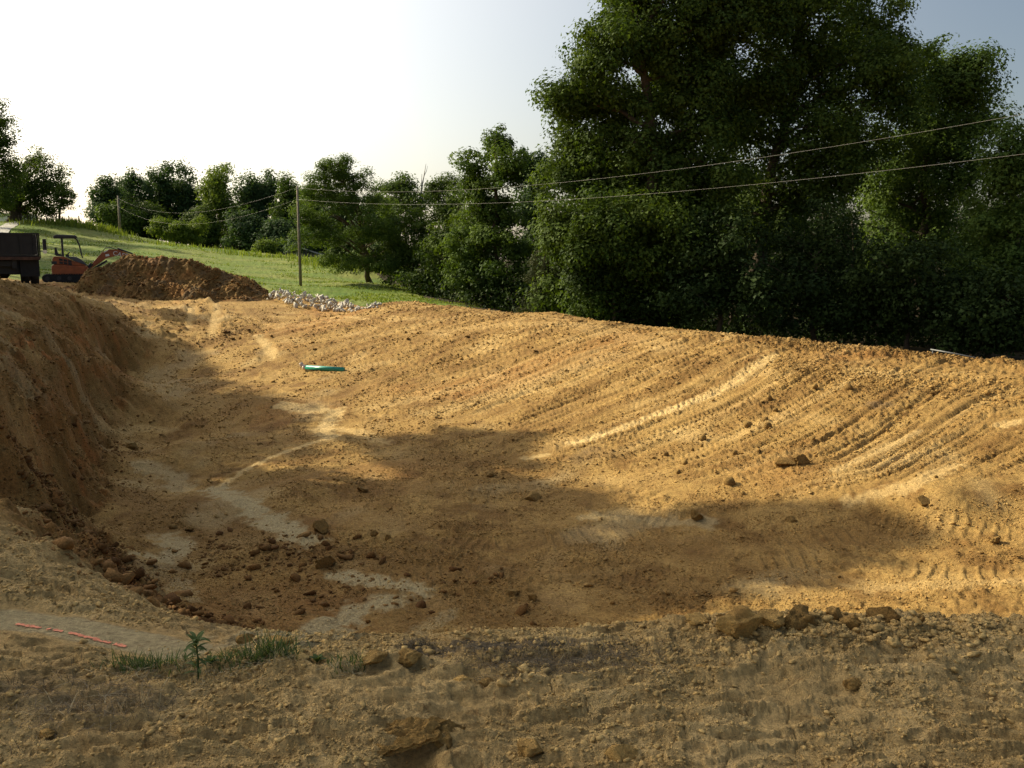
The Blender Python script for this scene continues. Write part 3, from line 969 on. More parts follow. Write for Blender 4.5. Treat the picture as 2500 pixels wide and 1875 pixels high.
# --- the big trees behind the dam
T = []
tree('maple_tree', base_at(1600, 44), at(1570, 60, Y=44), pblobs([(1425, 280, 95, 90), (1385, 240, 50, 40), (1500, 130, 110, 110), (1620, 10, 150, 110), (1540, -60, 90, 90), (1400, 430, 85, 90), (1440, 590, 120, 110),
     (1540, 400, 140, 160), (1600, 600, 160, 130), (1650, 220, 130, 150), (1700, 430, 120, 160), (1380, 700, 80, 60), (1490, 720, 110, 65), (1640, 720, 130, 75), (1370, 560, 60, 70), (1750, 40, 90, 90), (1720, -60, 100, 80), (1780, 250, 80, 90)], 44, 0.95, 2.2, 1),
     820, 0.92, 210000, 0.20, 'leaf_dark', 'huge dark leafy maple rising past the top of the photo behind the dam', group='woodland trees behind the dam', seed=11, tr=0.5, nlimb=26)
tree('oak_tree', base_at(1800, 47), at(1960, 60, Y=47), pblobs([(1830, 40, 120, 110), (1980, 10, 130, 100), (2100, 60, 100, 110), (1900, 190, 120, 110), (2050, 220, 110, 110), (2140, 170, 80, 90), (1830, 330, 100, 110),
     (2090, 330, 100, 80), (1860, 520, 120, 100), (1740, 120, 80, 90), (2000, 430, 100, 70), (2180, 40, 55, 70), (2195, 130, 55, 70), (2190, 240, 60, 70), (1990, 330, 80, 70)], 47, 0.95, 2.5, 2),
     470, 0.95, 125000, 0.195, 'leaf_dark', 'tall broad oak with sky showing between its dark limbs, right of the huge maple', group='woodland trees behind the dam', seed=22, tr=0.45, nlimb=34)
tree('hickory_tree', base_at(2250, 50), at(2260, 200, Y=50), pblobs([(2270, 190, 95, 90), (2360, 190, 60, 70), (2380, 290, 55, 80), (2290, 320, 110, 100), (2200, 420, 110, 100), (2330, 430, 80, 70), (2230, 560, 120, 90)], 50, 0.95, 2.0, 3),
     300, 0.95, 74000, 0.195, 'leaf_mid', 'rounded mid green tree whose crown stands against blue sky right of the oak', group='woodland trees behind the dam', seed=33, tr=0.35, nlimb=18)
tree('elm_tree', base_at(2480, 42), at(2480, 350, Y=42), pblobs([(2440, 370, 60, 60), (2500, 340, 70, 60), (2475, 430, 60, 60, -1.8), (2480, 540, 75, 65, -1.8), (2470, 640, 75, 65, -1.8), (2560, 400, 90, 90), (2450, 490, 90, 80), (2540, 560, 120, 100), (2480, 420, 70, 60), (2490, 580, 80, 70), (2440, 560, 80, 70), (2430, 640, 110, 80), (2560, 700, 120, 80)], 42, 0.95, 1.5, 4),
     260, 0.75, 46000, 0.19, 'leaf_mid', 'leafy tree cut off by the right edge of the photo behind the dam', group='woodland trees behind the dam', seed=44, tr=0.3)
for i, (px, Y, bl, lab) in enumerate([
    (1760, 40, [(1760, 620, 120, 100), (1700, 730, 110, 70), (1830, 710, 120, 80)], 'small dark understory tree in front of the oak trunk'),
    (1990, 41, [(1990, 600, 130, 110), (1930, 720, 130, 80), (2080, 720, 120, 90)], 'bushy understory tree filling the dark gap right of the oak trunk'),
    (2220, 39, [(2200, 650, 120, 100), (2150, 760, 120, 70), (2290, 740, 130, 90)], 'low bushy understory tree under the rounded crown against blue sky'),
    (2420, 37, [(2400, 740, 110, 90), (2480, 790, 110, 80), (2360, 800, 90, 60)], 'lowest dark bushy tree behind the grey rail'),
    (1500, 42, [(1450, 690, 90, 70), (1560, 740, 110, 60)], 'low leafy sapling under the left side of the huge maple'),
    (1690, 56, [(1700, 560, 160, 130), (1850, 640, 150, 110), (1560, 620, 140, 110)], 'tree deep in the wood seen through the huge maple'),
    (2080, 58, [(2050, 520, 160, 130), (2200, 640, 160, 120), (1950, 660, 150, 110)], 'tree deep in the wood behind the oak'),
    (2400, 56, [(2400, 560, 150, 120), (2480, 680, 150, 120)], 'tree deep in the wood at the right edge of the photo')]):
    tree('understory_tree', base_at(px, Y), at(px, bl[0][1] + 20, Y=Y), pblobs(bl, Y, 0.9, 1.2, 10 + i), 130, 0.7, 12500, 0.2, 'leaf_shaded', lab,
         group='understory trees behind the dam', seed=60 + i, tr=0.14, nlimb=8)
for i, (px, Y, cy) in enumerate([(1380, 66, 600), (1500, 64, 480), (1620, 70, 560), (1760, 66, 480), (1880, 72, 600), (2010, 68, 520), (2140, 72, 600), (2270, 68, 560), (2390, 70, 600), (2500, 66, 520), (2620, 62, 560), (2600, 48, 650)]):
    tree('wood_tree', base_at(px, Y), at(px, cy - 40, Y=Y), pblobs([(px, cy, 90, 90), (px - 50, cy + 110, 90, 80), (px + 50, cy + 120, 90, 80), (px, cy + 190, 100, 60)], Y, 0.9, 1.5, 700 + i), 60, 1.3, 6500, 0.38, 'leaf_shaded',
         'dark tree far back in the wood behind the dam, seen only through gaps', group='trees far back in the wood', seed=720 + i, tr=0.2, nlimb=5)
def hedge(name, pts, n_, hgt, size, mat, label, seed):
    r = np.random.default_rng(seed)
    P = np.array([[(px - 1250) / F * Y, Y] for px, Y in pts])
    t = r.random(n_) * (len(P) - 1); k = t.astype(int); fr = (t - k)[:, None]
    xy = P[k] * (1 - fr) + P[k + 1] * fr + r.normal(0, 1.6, (n_, 2))
    top_ = hgt * (0.6 + 1.1 * perlin(t * 5, xy[:, 1] * 0.4, 161) + 0.6 * perlin(t * 17, xy[:, 1] * 0.8, 162))
    z = Hfull(xy[:, 0], xy[:, 1]) + np.clip(top_, 0.3, None) * r.random(n_) ** 0.7
    v, f = leaves(np.column_stack([xy, z]), r.normal(size=(n_, 3)) + np.array([0, -0.4, 0.6]), size, seed, 0.3)
    v = v.reshape(-1, 4, 3)[:, [0, 1, 3]].reshape(-1, 3)
    me = mesh_np(name, v, np.arange(len(v)).reshape(-1, 3), 3)
    attr(me, 'rnd', 'FLOAT', np.repeat(r.random(n_), 3))
    return tag(link(name, me, M[mat]), label, 'undergrowth', kind='stuff')


hedge('undergrowth', [(1120, 58), (1300, 54), (1500, 50), (1750, 47), (2000, 45), (2250, 43), (2600, 41)], 26000, 2.6, 0.26, 'leaf_shaded', 'dark leafy undergrowth along the foot of the wood behind the dam', 171)
# --- middle group
tree('poplar_tree', base_at(1210, 56), at(1210, 340, Y=56), pblobs([(1215, 350, 40, 45), (1170, 410, 50, 50), (1240, 410, 50, 55), (1190, 500, 65, 70), (1150, 600, 60, 60), (1230, 590, 70, 80), (1200, 690, 80, 50), (1130, 670, 45, 35)], 56, 0.95, 1.2, 5),
     260, 0.62, 42000, 0.2, 'leaf_mid', 'tall pale green tree with a pointed top just left of the huge maple', group='woodland trees behind the dam', seed=71, tr=0.22, nlimb=20)
tree('ash_tree', base_at(1310, 62), at(1300, 380, Y=62), pblobs([(1290, 400, 45, 45), (1330, 430, 50, 60), (1300, 520, 60, 70), (1330, 620, 60, 80)], 62, 0.95, 1.2, 6),
     150, 0.65, 20000, 0.21, 'leaf_blue', 'greyish green tree squeezed between the pointed tree and the huge maple', group='woodland trees behind the dam', seed=72, tr=0.2)
ced = at(1335, 560, Y=46)
cb = []
for k in range(9):
    p = at(1335, 540 + k * 27, Y=46); cb.append([p[0], p[1], p[2], 0.25 + 0.16 * k, 0.25 + 0.16 * k, 0.5])
tree('cedar_tree', base_at(1335, 46), at(1335, 535, Y=46), cb, 130, 0.38, 24000, 0.12, 'needle', 'brownish dark cedar cone at the left foot of the huge maple', group='woodland trees behind the dam', seed=73, tr=0.1, nlimb=6, aspect=0.25)
mid = [
    (990, 74, 470, [(968, 455, 38, 32), (1000, 500, 45, 38), (940, 500, 30, 25)], 'leaf_mid', 'open crowned tree with bare limbs showing, left of the dead snag', 90),
    (1070, 78, 460, [(1060, 465, 30, 28), (1095, 455, 32, 30), (1075, 520, 60, 45), (1110, 520, 40, 50)], 'leaf_dark', 'dark tree right of the dead snag', 110),
    (1010, 66, 560, [(1010, 570, 70, 55), (980, 640, 70, 50), (1060, 620, 60, 60)], 'leaf_dark', 'dark bushy tree behind the lone meadow tree', 130),
    (1080, 60, 600, [(1080, 610, 60, 60), (1050, 690, 70, 45), (1110, 690, 50, 45)], 'leaf_dark', 'very dark low tree at the right end of the meadow', 120),
    (1140, 66, 540, [(1140, 560, 60, 70), (1120, 470, 40, 40), (1150, 650, 60, 60)], 'leaf_dark', 'dark tree behind the tall pointed tree', 120),
]
for i, (px, Y, ty, bl, mt, lab, npf) in enumerate(mid):
    tree('woodland_tree', base_at(px, Y), at(px, ty, Y=Y), pblobs(bl, Y, 0.9, 1.0, 30 + i), npf, 0.7, npf * 110, 0.2, mt, lab, group='trees at the right end of the meadow', seed=80 + i, tr=0.18, nlimb=10)
# lone tree on the meadow, feathery boughs
lb = base_at(905, 66)
tree('locust_tree', ghit(906, 694), at(862, 440, Y=66), pblobs([(825, 405, 42, 32), (800, 430, 45, 32), (868, 432, 42, 32), (830, 455, 60, 35), (765, 455, 35, 28), (780, 480, 55, 35), (735, 520, 35, 30), (850, 495, 65, 40), (920, 490, 40, 35), (730, 580, 40, 35), (800, 570, 60, 40),
     (760, 530, 50, 35), (900, 560, 60, 45), (820, 640, 50, 30), (870, 640, 40, 30), (950, 560, 40, 40), (950, 640, 45, 35), (990, 660, 40, 25)], 66, 1.0, 1.5, 7),
     420, 0.6, 58000, 0.165, 'leaf_mid', 'lone feathery tree with a leaning trunk on the meadow behind the white rocks', seed=91, tr=0.24, nlimb=34, squash=0.5, aspect=0.4)

# dead snag
sb = at(1030, 500, Y=74)
root = empty('dead_tree', (sb[0], sb[1], gz(sb[0], sb[1])))
tag(root, 'bare pale dead snag poking above the trees against the sky', 'dead tree')
mb = MB()
def W_(px, py): return Vector(at(px, py, Y=74)) - Vector(root.location)
mb.tube([(0, 0, 0), W_(1027, 520), W_(1026, 490), W_(1030, 455), W_(1035, 430), W_(1040, 400)], [0.16, 0.1, 0.08, 0.06, 0.04, 0.015], 6)
mb.build('trunk', M['palebark'], root)
mb = MB()
mb.tube([W_(1028, 470), W_(1029, 450), W_(1030, 425)], [0.05, 0.035, 0.015], 5)
mb.tube([W_(1035, 430), W_(1041, 418), W_(1044, 405)], [0.03, 0.02, 0.01], 5)
mb.build('branch', M['palebark'], root)

# --- far tree line beyond the meadow
far = [  # px, top, half width, base, Y, mat, label
    (300, 440, 48, 580, 172, 'leaf_blue', 'tree in the back row of the far line behind its left end'),
    (430, 430, 48, 590, 174, 'leaf_blue', 'tree in the back row of the far line behind the yellow green shrubs'),
    (520, 440, 48, 600, 172, 'leaf_blue', 'tree in the back row of the far line behind the yellow green tree'),
    (625, 445, 48, 605, 172, 'leaf_blue', 'tree in the back row of the far line left of the near pole'),
    (725, 455, 50, 612, 165, 'leaf_blue', 'tree in the back row of the far line right of the near pole'),
    (262, 432, 34, 560, 150, 'leaf_blue', 'round tree at the left end of the far tree line'),
    (325, 412, 42, 575, 158, 'leaf_blue', 'second broad tree from the left in the far tree line'),
    (390, 398, 45, 585, 162, 'leaf_blue', 'tallest blue green crown in the left half of the far tree line'),
    (455, 405, 42, 590, 164, 'leaf_blue', 'dark rounded tree just left of the yellow green one in the far line'),
    (540, 390, 42, 600, 152, 'leaf_light', 'tall yellow green tree in the middle of the far tree line'),
    (602, 428, 36, 605, 158, 'leaf_blue', 'bluish tree right of the yellow green one in the far line'),
    (655, 418, 36, 610, 160, 'leaf_blue', 'pointed tree near the right end of the far tree line'),
    (705, 430, 32, 612, 150, 'leaf_mid', 'tree behind the near utility pole in the far line'),
    (760, 445, 40, 620, 140, 'leaf_mid', 'tree of the far line seen behind the lone meadow tree'),
    (840, 470, 45, 630, 125, 'leaf_blue', 'tree of the far line behind the trunk of the lone meadow tree'),
    (915, 480, 45, 650, 112, 'leaf_blue', 'last tree of the far line beside the open crowned tree'),
    (300, 490, 36, 575, 146, 'leaf_mid', 'low leafy tree round the far utility pole'),
    (500, 500, 40, 600, 148, 'leaf_dark', 'dark low tree filling the gap under the far tree line'),
    (590, 520, 42, 608, 142, 'leaf_blue', 'low bluish tree at the meadow edge left of the shed'),
    (680, 540, 38, 612, 138, 'leaf_blue', 'low tree at the meadow edge behind the shed'),
    (360, 500, 40, 582, 150, 'leaf_dark', 'dark low tree behind the yellow green shrubs'),
    (760, 570, 45, 622, 120, 'leaf_blue', 'low tree behind the shed roof slope'),
    (850, 590, 45, 645, 105, 'leaf_dark', 'low dark tree behind the lone meadow tree'),
    (940, 600, 50, 690, 88, 'leaf_dark', 'dark low tree at the foot of the meadow slope'),
]
for i, (px, ty, hw, by, Y, mt, lab) in enumerate(far):
    r = np.random.default_rng(300 + i)
    h = by - ty; hw = hw * 1.3
    bl = [(px, ty + 0.2 * h, hw * 0.55, 0.2 * h)]
    for k in range(10):
        fy = 0.25 + 0.72 * (k + r.random()) / 10; wd = hw * (1.0 - 0.35 * abs(fy - 0.55))
        bl.append((px + r.uniform(-0.65, 0.65) * wd, ty + fy * h, wd * r.uniform(0.4, 0.6), 0.16 * h))
    bx, by_ = (px - 1250) / F * Y, Y
    tree('tree_line_tree', (bx, by_, min(gz(bx, by_), at(px, by, Y=Y)[2] + 0.5)), at(px, ty + 0.3 * h, Y=Y), pblobs(bl, Y, 0.95, 1.5, 40 + i), 120, 1.35, 12000, 0.44, mt, lab,
         group='trees of the far tree line', seed=110 + i, tr=0.3, nlimb=5, squash=0.85)
for i, (px, ty, hw, by, Y, lab) in enumerate([
    (395, 525, 28, 592, 128, 'yellow green shrub below the far tree line, left one of three'),
    (440, 530, 34, 598, 126, 'yellow green shrub below the far tree line, middle one of three'),
    (478, 522, 26, 600, 127, 'yellow green shrub below the far tree line, right one of three'),
    (645, 580, 24, 614, 118, 'small bright green shrub at the meadow edge near the shed')]):
    r = np.random.default_rng(330 + i)
    h = by - ty
    bl = [(px + r.uniform(-.5, .5) * hw, ty + h * r.uniform(0.25, 0.85), hw * 0.55, h * 0.24) for k in range(6)]
    bx = (px - 1250) / F * Y
    tree('shrub', (bx, Y, gz(bx, Y)), at(px, ty + 10, Y=Y), pblobs(bl, Y, 0.95, 0.8, 70 + i), 45, 0.8, 5000, 0.28, 'leaf_light', lab, cat='shrub', group='shrubs at the meadow edge', seed=150 + i, tr=0.08, nlimb=5)

# --- left hill trees
tree('oak_tree', base_at(52, 124), at(60, 400, Y=124), pblobs([(90, 385, 42, 32), (62, 430, 60, 40), (130, 430, 34, 34), (30, 470, 60, 35), (100, 480, 55, 32), (140, 470, 25, 25), (75, 515, 50, 18), (120, 515, 25, 15), (10, 500, 35, 22)], 124, 1, 2, 8),
     220, 1.15, 26000, 0.27, 'leaf_dark', 'spreading dark oak with a thick trunk on the left hilltop', group='trees on the left hilltop', seed=161, tr=0.75, nlimb=24)
tree('oak_tree', base_at(-25, 112), at(-20, 300, Y=112), pblobs([(-5, 285, 36, 40), (10, 340, 36, 40), (-40, 340, 60, 60), (10, 400, 50, 40), (-30, 450, 80, 50), (0, 490, 40, 30)], 112, 1, 2, 9),
     200, 1.15, 24000, 0.26, 'leaf_dark', 'tall dark tree cut off by the left edge of the photo', group='trees on the left hilltop', seed=162, tr=0.6, nlimb=16)
tree('young_tree', base_at(157, 122), at(155, 450, Y=122), pblobs([(158, 450, 16, 12), (150, 470, 22, 14), (172, 472, 12, 10), (160, 495, 26, 14), (145, 505, 12, 10)], 122, 1, 0.6, 10),
     70, 0.6, 3600, 0.22, 'leaf_mid', 'slender young tree standing alone right of the spreading oak on the hilltop', group='trees on the left hilltop', seed=163, tr=0.16, nlimb=22)

# --- trees out of the picture to the left, whose shade falls across the pit
def shade_tree(G, t, rad, seed, label, squash=0.7, up=0.0):
    """crown placed along the sun direction from ground point G"""
    C_ = Vector(G) + SDIR * t
    base = (C_.x + 0.6, C_.y, gz(C_.x + 0.6, C_.y))
    blobs = []
    r = np.random.default_rng(seed)
    for k in range(7):
        d = r.normal(size=3); d /= np.linalg.norm(d)
        blobs.append([C_.x + d[0] * rad * 0.5, C_.y + d[1] * rad * 0.5, C_.z + d[2] * rad * 0.4 * squash, rad * 0.55, rad * 0.55, rad * 0.5 * squash])
    tree('walnut_tree', base, (C_.x, C_.y, C_.z + rad * 0.3), blobs, int(40 * rad) + 6, min(0.85, 0.3 * rad), int(1300 * rad), 0.42, 'leaf_mid', label, group='trees left of the pit', seed=seed, tr=0.28, nlimb=14)


SH = [(100, 600, 42, 4.5), (210, 620, 42, 4.0), (140, 650, 40, 4.0), (330, 650, 40, 3.0), (240, 600, 44, 3.5), (40, 640, 38, 4.5), (420, 680, 40, 1.8),  # photo pixel of the shade's middle, distance along the sun ray, crown radius
    (300, 820, 24, 1.8), (400, 985, 27, 0.9), (580, 985, 30, 0.7), (215, 1180, 20, 1.6), (470, 1240, 24, 1.3), (820, 1245, 25, 1.3), (1140, 1110, 25, 1.5),
    (1020, 1090, 27, 0.8), (1200, 1230, 26, 1.7), (560, 1370, 20, 1.9), (850, 1440, 21, 1.9), (1250, 1400, 24, 2.2), (1600, 1390, 26, 1.2), (1830, 1330, 28, 1.3), (2050, 1310, 30, 1.0), (1000, 1320, 22, 1.6), (230, 1400, 18, 1.8), (330, 1500, 15, 1.4), (180, 1400, 15, 1.4), (480, 1530, 16, 1.2), (120, 1330, 15, 1.8),
    (300, 1650, 16, 2.6), (1000, 1720, 18, 2.8), (1750, 1730, 22, 2.0), (2330, 1810, 26, 1.9), (1500, 1570, 24, 1.3), (2120, 1640, 26, 0.8), (1900, 1620, 25, 1.0), (1000, 1590, 20, 1.5), (400, 1560, 17, 1.7),
    (60, 950, 16, 3.2), (80, 760, 20, 3.6), (180, 720, 22, 3.4), (290, 700, 26, 2.8), (10, 720, 22, 4.0), (220, 780, 26, 1.9), (60, 1080, 13, 2.6), (130, 850, 20, 3.0), (420, 770, 30, 0.8), (20, 690, 30, 4.0), (150, 670, 34, 4.0), (420, 705, 36, 1.8)]
for i, (gx, gy, gzz, t, rad) in enumerate([(-24, 48, 1.4, 34, 3.6), (-20.5, 43.5, 0.8, 34, 1.7), (-27, 60, 1.0, 36, 4.0), (-32, 70, 2.0, 36, 4.0), (-24, 66, 1.0, 36, 3.0), (-22, 55, 0.5, 34, 2.6), (-36, 84, 3, 34, 3.5)]):
    shade_tree((gx, gy, gzz), t, rad, 460 + i, 'leafy tree left of the machines outside the photo that shades them')
for i, (px, py, t, rad) in enumerate(SH):
    G = ghit(px, py)
    shade_tree(G, t, rad, 400 + i, 'leafy tree left of the pit outside the photo that shades the clay')
# ------------------------------------------------------------------ clods and rocks
def ico(sub):
    import bmesh
    bm = bmesh.new(); bmesh.ops.create_icosphere(bm, subdivisions=sub, radius=1.0)
    v = np.array([p.co[:] for p in bm.verts]); f = np.array([[w.index for w in q.verts] for q in bm.faces])
    bm.free()
    return v, f


ICO1, ICO2, ICO3, ICO4 = ico(1), ico(2), ico(3), ico(4)


def lump(base, seed, rough=0.28, ang=0.0, flat=1.0, elong=1.0, bumps=2.3):
    """an uneven ball of clay; ang planes it like broken stone"""
    v, f = base
    r = np.random.default_rng(seed)
    o = r.random(3) * 40
    d = v.copy()
    n1 = perlin(d[:, 0] * 1.1 + o[0], d[:, 1] * 1.1 + d[:, 2] * 0.9 + o[1], 201) + perlin(d[:, 2] * 1.2 + o[2], d[:, 0] - d[:, 1] + o[0], 202)
    n2 = np.abs(perlin(d[:, 0] * bumps + o[1], d[:, 1] * bumps + d[:, 2] * 2.1 + o[2], 203)) + np.abs(perlin(d[:, 2] * bumps + o[0], (d[:, 0] - d[:, 1]) * bumps + o[1], 204))
    n3 = np.abs(perlin(d[:, 0] * bumps * 2.6 + o[2], (d[:, 1] + d[:, 2]) * bumps * 2.2 + o[0], 205))
    rad = 1 + rough * n1 + rough * 1.1 * n2 + rough * 0.6 * n3
    p = d * rad[:, None]
    if ang:
        for k in range(int(ang)):
            nn = r.normal(size=3); nn /= np.linalg.norm(nn); c_ = r.uniform(0.45, 0.8)
            q = p @ nn
            p = p - nn[None, :] * np.clip(q - c_, 0, None)[:, None]
    p[:, 0] *= elong; p[:, 2] *= flat
    return p, f


def hullrock(seed, npt=13, fl=0.8):
    import bmesh
    r = np.random.default_rng(seed)
    d = r.normal(size=(npt, 3)); d /= np.linalg.norm(d, axis=1, keepdims=True)
    d *= r.uniform(0.8, 1.15, (npt, 1)); d[:, 2] *= fl
    bm = bmesh.new()
    for p in d: bm.verts.new(p)
    ge = bmesh.ops.convex_hull(bm, input=list(bm.verts))
    bm.verts.ensure_lookup_table()
    dead = [v for v in bm.verts if not v.link_faces]
    bmesh.ops.delete(bm, geom=dead, context='VERTS')
    bmesh.ops.triangulate(bm, faces=list(bm.faces))
    bm.verts.index_update()
    v = np.array([p.co[:] for p in bm.verts]); f = np.array([[w.index for w in q.verts] for q in bm.faces])
    bm.free()
    return v, f


def one_clod(name, px, py, wpx, hpx, mat, label, cat, group=None, seed=0, ang=0, base=None, sink=0.25, yaw=0.0, depthf=0.9, parent=None):
    G = ghit(px, py + hpx * 0.35)
    k = math.hypot(G[0], G[1]) / F
    p, f = lump(base or ICO4, seed, 0.24, ang or 4, bumps=1.5)
    q = p * 3.1 + seed
    p = p * (1 + 0.10 * np.abs(perlin(q[:, 0] * 1.3 + q[:, 2], q[:, 1] * 1.3 - q[:, 2], 211)) + 0.08 * np.abs(perlin(q[:, 0] * 2.9 - q[:, 2] * 2, q[:, 1] * 2.9 + q[:, 2], 212)) + 0.05 * perlin(q[:, 0] * 6 + q[:, 2] * 4, q[:, 1] * 6 - q[:, 2] * 3, 213))[:, None]
    ext = (p.max(0) - p.min(0)) / 2; mid_ = (p.max(0) + p.min(0)) / 2
    p = (p - mid_) / ext
    hx, hz = wpx * k / 2, hpx * k / 2
    p = p * np.array([hx, hx * depthf, hz * 1.15])
    me = mesh_np(name, p, f, 3)
    o = link(name, me, mat, None, (G[0], G[1], G[2] + hz * (1.05 - 2 * sink)), smooth=False)
    o.rotation_euler = (0, 0, yaw)
    tag(o, label, cat, group)
    return o


RIM = 'lumps of clay along the rim of the pit'
one_clod('clay_lump', 1797, 1530, 120, 78, M['paleclod'], 'biggest cracked pale clay lump on the rim, leftmost of the row', 'clay lump', RIM, 1, 5)
one_clod('clay_lump', 1945, 1520, 90, 72, M['clod'], 'dark brown peaked clay lump on the rim beside the biggest pale one', 'clay lump', RIM, 2)
one_clod('clay_lump', 1880, 1545, 70, 40, M['paleclod'], 'low clay lump on the rim wedged between the pale and the dark brown lumps', 'clay lump', RIM, 3)
one_clod('clay_lump', 2035, 1520, 48, 34, M['paleclod'], 'small angular clay lump on the rim right of the dark peaked one', 'clay lump', RIM, 4, 6)
one_clod('clay_lump', 2075, 1532, 54, 32, M['paleclod'], 'flat pale angular clay lump on the rim, second right of the dark peaked one', 'clay lump', RIM, 5, 7)
one_clod('clay_lump', 2155, 1525, 74, 38, M['clod'], 'long brown clay lump in the right half of the rim row', 'clay lump', RIM, 6)
one_clod('clay_lump', 2240, 1533, 28, 30, M['clod'], 'small dark round clay lump standing upright on the rim', 'clay lump', RIM, 7)
one_clod('clay_lump', 2418, 1512, 40, 26, M['clod'], 'small dark clay lump on the rim nearest the right edge', 'clay lump', RIM, 8)
one_clod('clay_lump', 1700, 1540, 60, 22, M['paleclod'], 'low dark clay lump at the left foot of the biggest pale one', 'clay lump', RIM, 9)
FGR = 'clay lumps lying on the near ground'
one_clod('clay_lump', 915, 1628, 72, 36, M['clod'], 'reddish clay lump behind the slab, left one of a pair', 'clay lump', FGR, 21, 3)
one_clod('clay_lump', 1003, 1624, 66, 38, M['clod'], 'reddish clay lump behind the slab, right one of a pair', 'clay lump', FGR, 22, 3)
one_clod('clay_lump', 690, 1573, 84, 30, M['paleclod'], 'pale wide clay lump at the pit edge behind the grass tufts', 'clay lump', FGR, 23, 3)
one_clod('clay_lump', 600, 1568, 46, 34, M['clod'], 'brown clay lump at the pit edge left of the pale wide one', 'clay lump', FGR, 24)
one_clod('clay_lump', 1717, 1633, 38, 18, M['paleclod'], 'small pale clay lump alone right of the matted dead grass', 'clay lump', FGR, 25, 5)
one_clod('clay_lump', 2080, 1685, 46, 28, M['clod'], 'dark clay lump on the near ground below the rim row', 'clay lump', FGR, 26)
one_clod('pale_stone', 118, 1803, 36, 22, M['paleclod'], 'pale rounded stone near the lower left corner', 'stone', None, 27)
one_clod('clay_lump', 1130, 1675, 50, 24, M['paleclod'], 'tan clay lump below the left end of the matted dead grass', 'clay lump', FGR, 28, 4)
one_clod('clay_lump', 1190, 1680, 46, 26, M['clod'], 'reddish tan clay lump just right of the tan one below the dead grass', 'clay lump', FGR, 29, 4)
one_clod('clay_lump', 1296, 1842, 76, 46, M['paleclod'], 'broken flat clay piece at the bottom edge right of the slab', 'clay lump', FGR, 30, 7)
one_clod('clay_lump', 1520, 1855, 100, 50, M['paleclod'], 'dark undercut clay piece at the bottom edge, second right of the slab', 'clay lump', FGR, 31, 7)
FLO = 'clay lumps on the floor of the pit'
one_clod('clay_lump', 783, 1289, 44, 40, M['redclod'], 'dark round clay lump beside the long pale grey patch on the pit floor', 'clay lump', FLO, 41)
one_clod('clay_lump', 1702, 1262, 34, 32, M['redclod'], 'round brown clay lump alone on the sunlit pit floor', 'clay lump', FLO, 42)
one_clod('clay_lump', 1915, 1128, 52, 24, M['redclod'], 'left half of the broken clay lump on the dam slope', 'clay lump', FLO, 43)
one_clod('clay_lump', 1952, 1122, 44, 26, M['redclod'], 'right half of the broken clay lump on the dam slope', 'clay lump', FLO, 44)
one_clod('clay_lump', 1300, 1212, 48, 20, M['redclod'], 'low brown clay lump in the middle of the pit floor', 'clay lump', FLO, 45)
one_clod('clay_lump', 1198, 1163, 22, 16, M['redclod'], 'small dark clay lump in the shade beyond the low brown one', 'clay lump', FLO, 46)
one_clod('clay_lump', 885, 1197, 30, 14, M['redclod'], 'small flat clay lump right of the bend in the pale wash line', 'clay lump', FLO, 47)
one_clod('clay_lump', 795, 1368, 56, 38, M['redclod'], 'crumbly dark clay lump below the round dark one on the pit floor', 'clay lump', FLO, 48)
one_clod('clay_lump', 915, 1312, 20, 17, M['redclod'], 'left of two small dark clay lumps right of the round dark one', 'clay lump', FLO, 49)
one_clod('clay_lump', 948, 1316, 20, 15, M['redclod'], 'right of two small dark clay lumps right of the round dark one', 'clay lump', FLO, 50)
one_clod('clay_lump', 1249, 1448, 36, 22, M['redclod'], 'reddish clay lump near the rim, left one of two', 'clay lump', FLO, 51)
one_clod('clay_lump', 1300, 1460, 26, 20, M['redclod'], 'reddish clay lump near the rim, right one of two', 'clay lump', FLO, 52)
one_clod('clay_lump', 1930, 1268, 30, 14, M['redclod'], 'flat clay lump right of the round brown one on the sunlit floor', 'clay lump', FLO, 53)
one_clod('clay_lump', 2255, 1222, 34, 22, M['redclod'], 'clay lump at the foot of the dam slope near the right edge', 'clay lump', FLO, 54)
one_clod('clay_lump', 2428, 1322, 26, 16, M['redclod'], 'small clay lump on the lit floor at the right edge', 'clay lump', FLO, 55)
one_clod('flat_stone', 308, 1394, 62, 18, M['clod'], 'flat pale stone slab among the dark clods at the foot of the left bank', 'stone', None, 56, 6)
one_clod('clay_lump', 322, 1092, 26, 18, M['redclod'], 'dark clay lump on the lit strip near the left wall', 'clay lump', FLO, 57)
one_clod('clay_lump', 422, 1287, 22, 12, M['redclod'], 'left of two clay lumps beside the pale patch near the left bank', 'clay lump', FLO, 58)
one_clod('clay_lump', 463, 1292, 22, 14, M['redclod'], 'right of two clay lumps beside the pale patch near the left bank', 'clay lump', FLO, 59)
proto = None
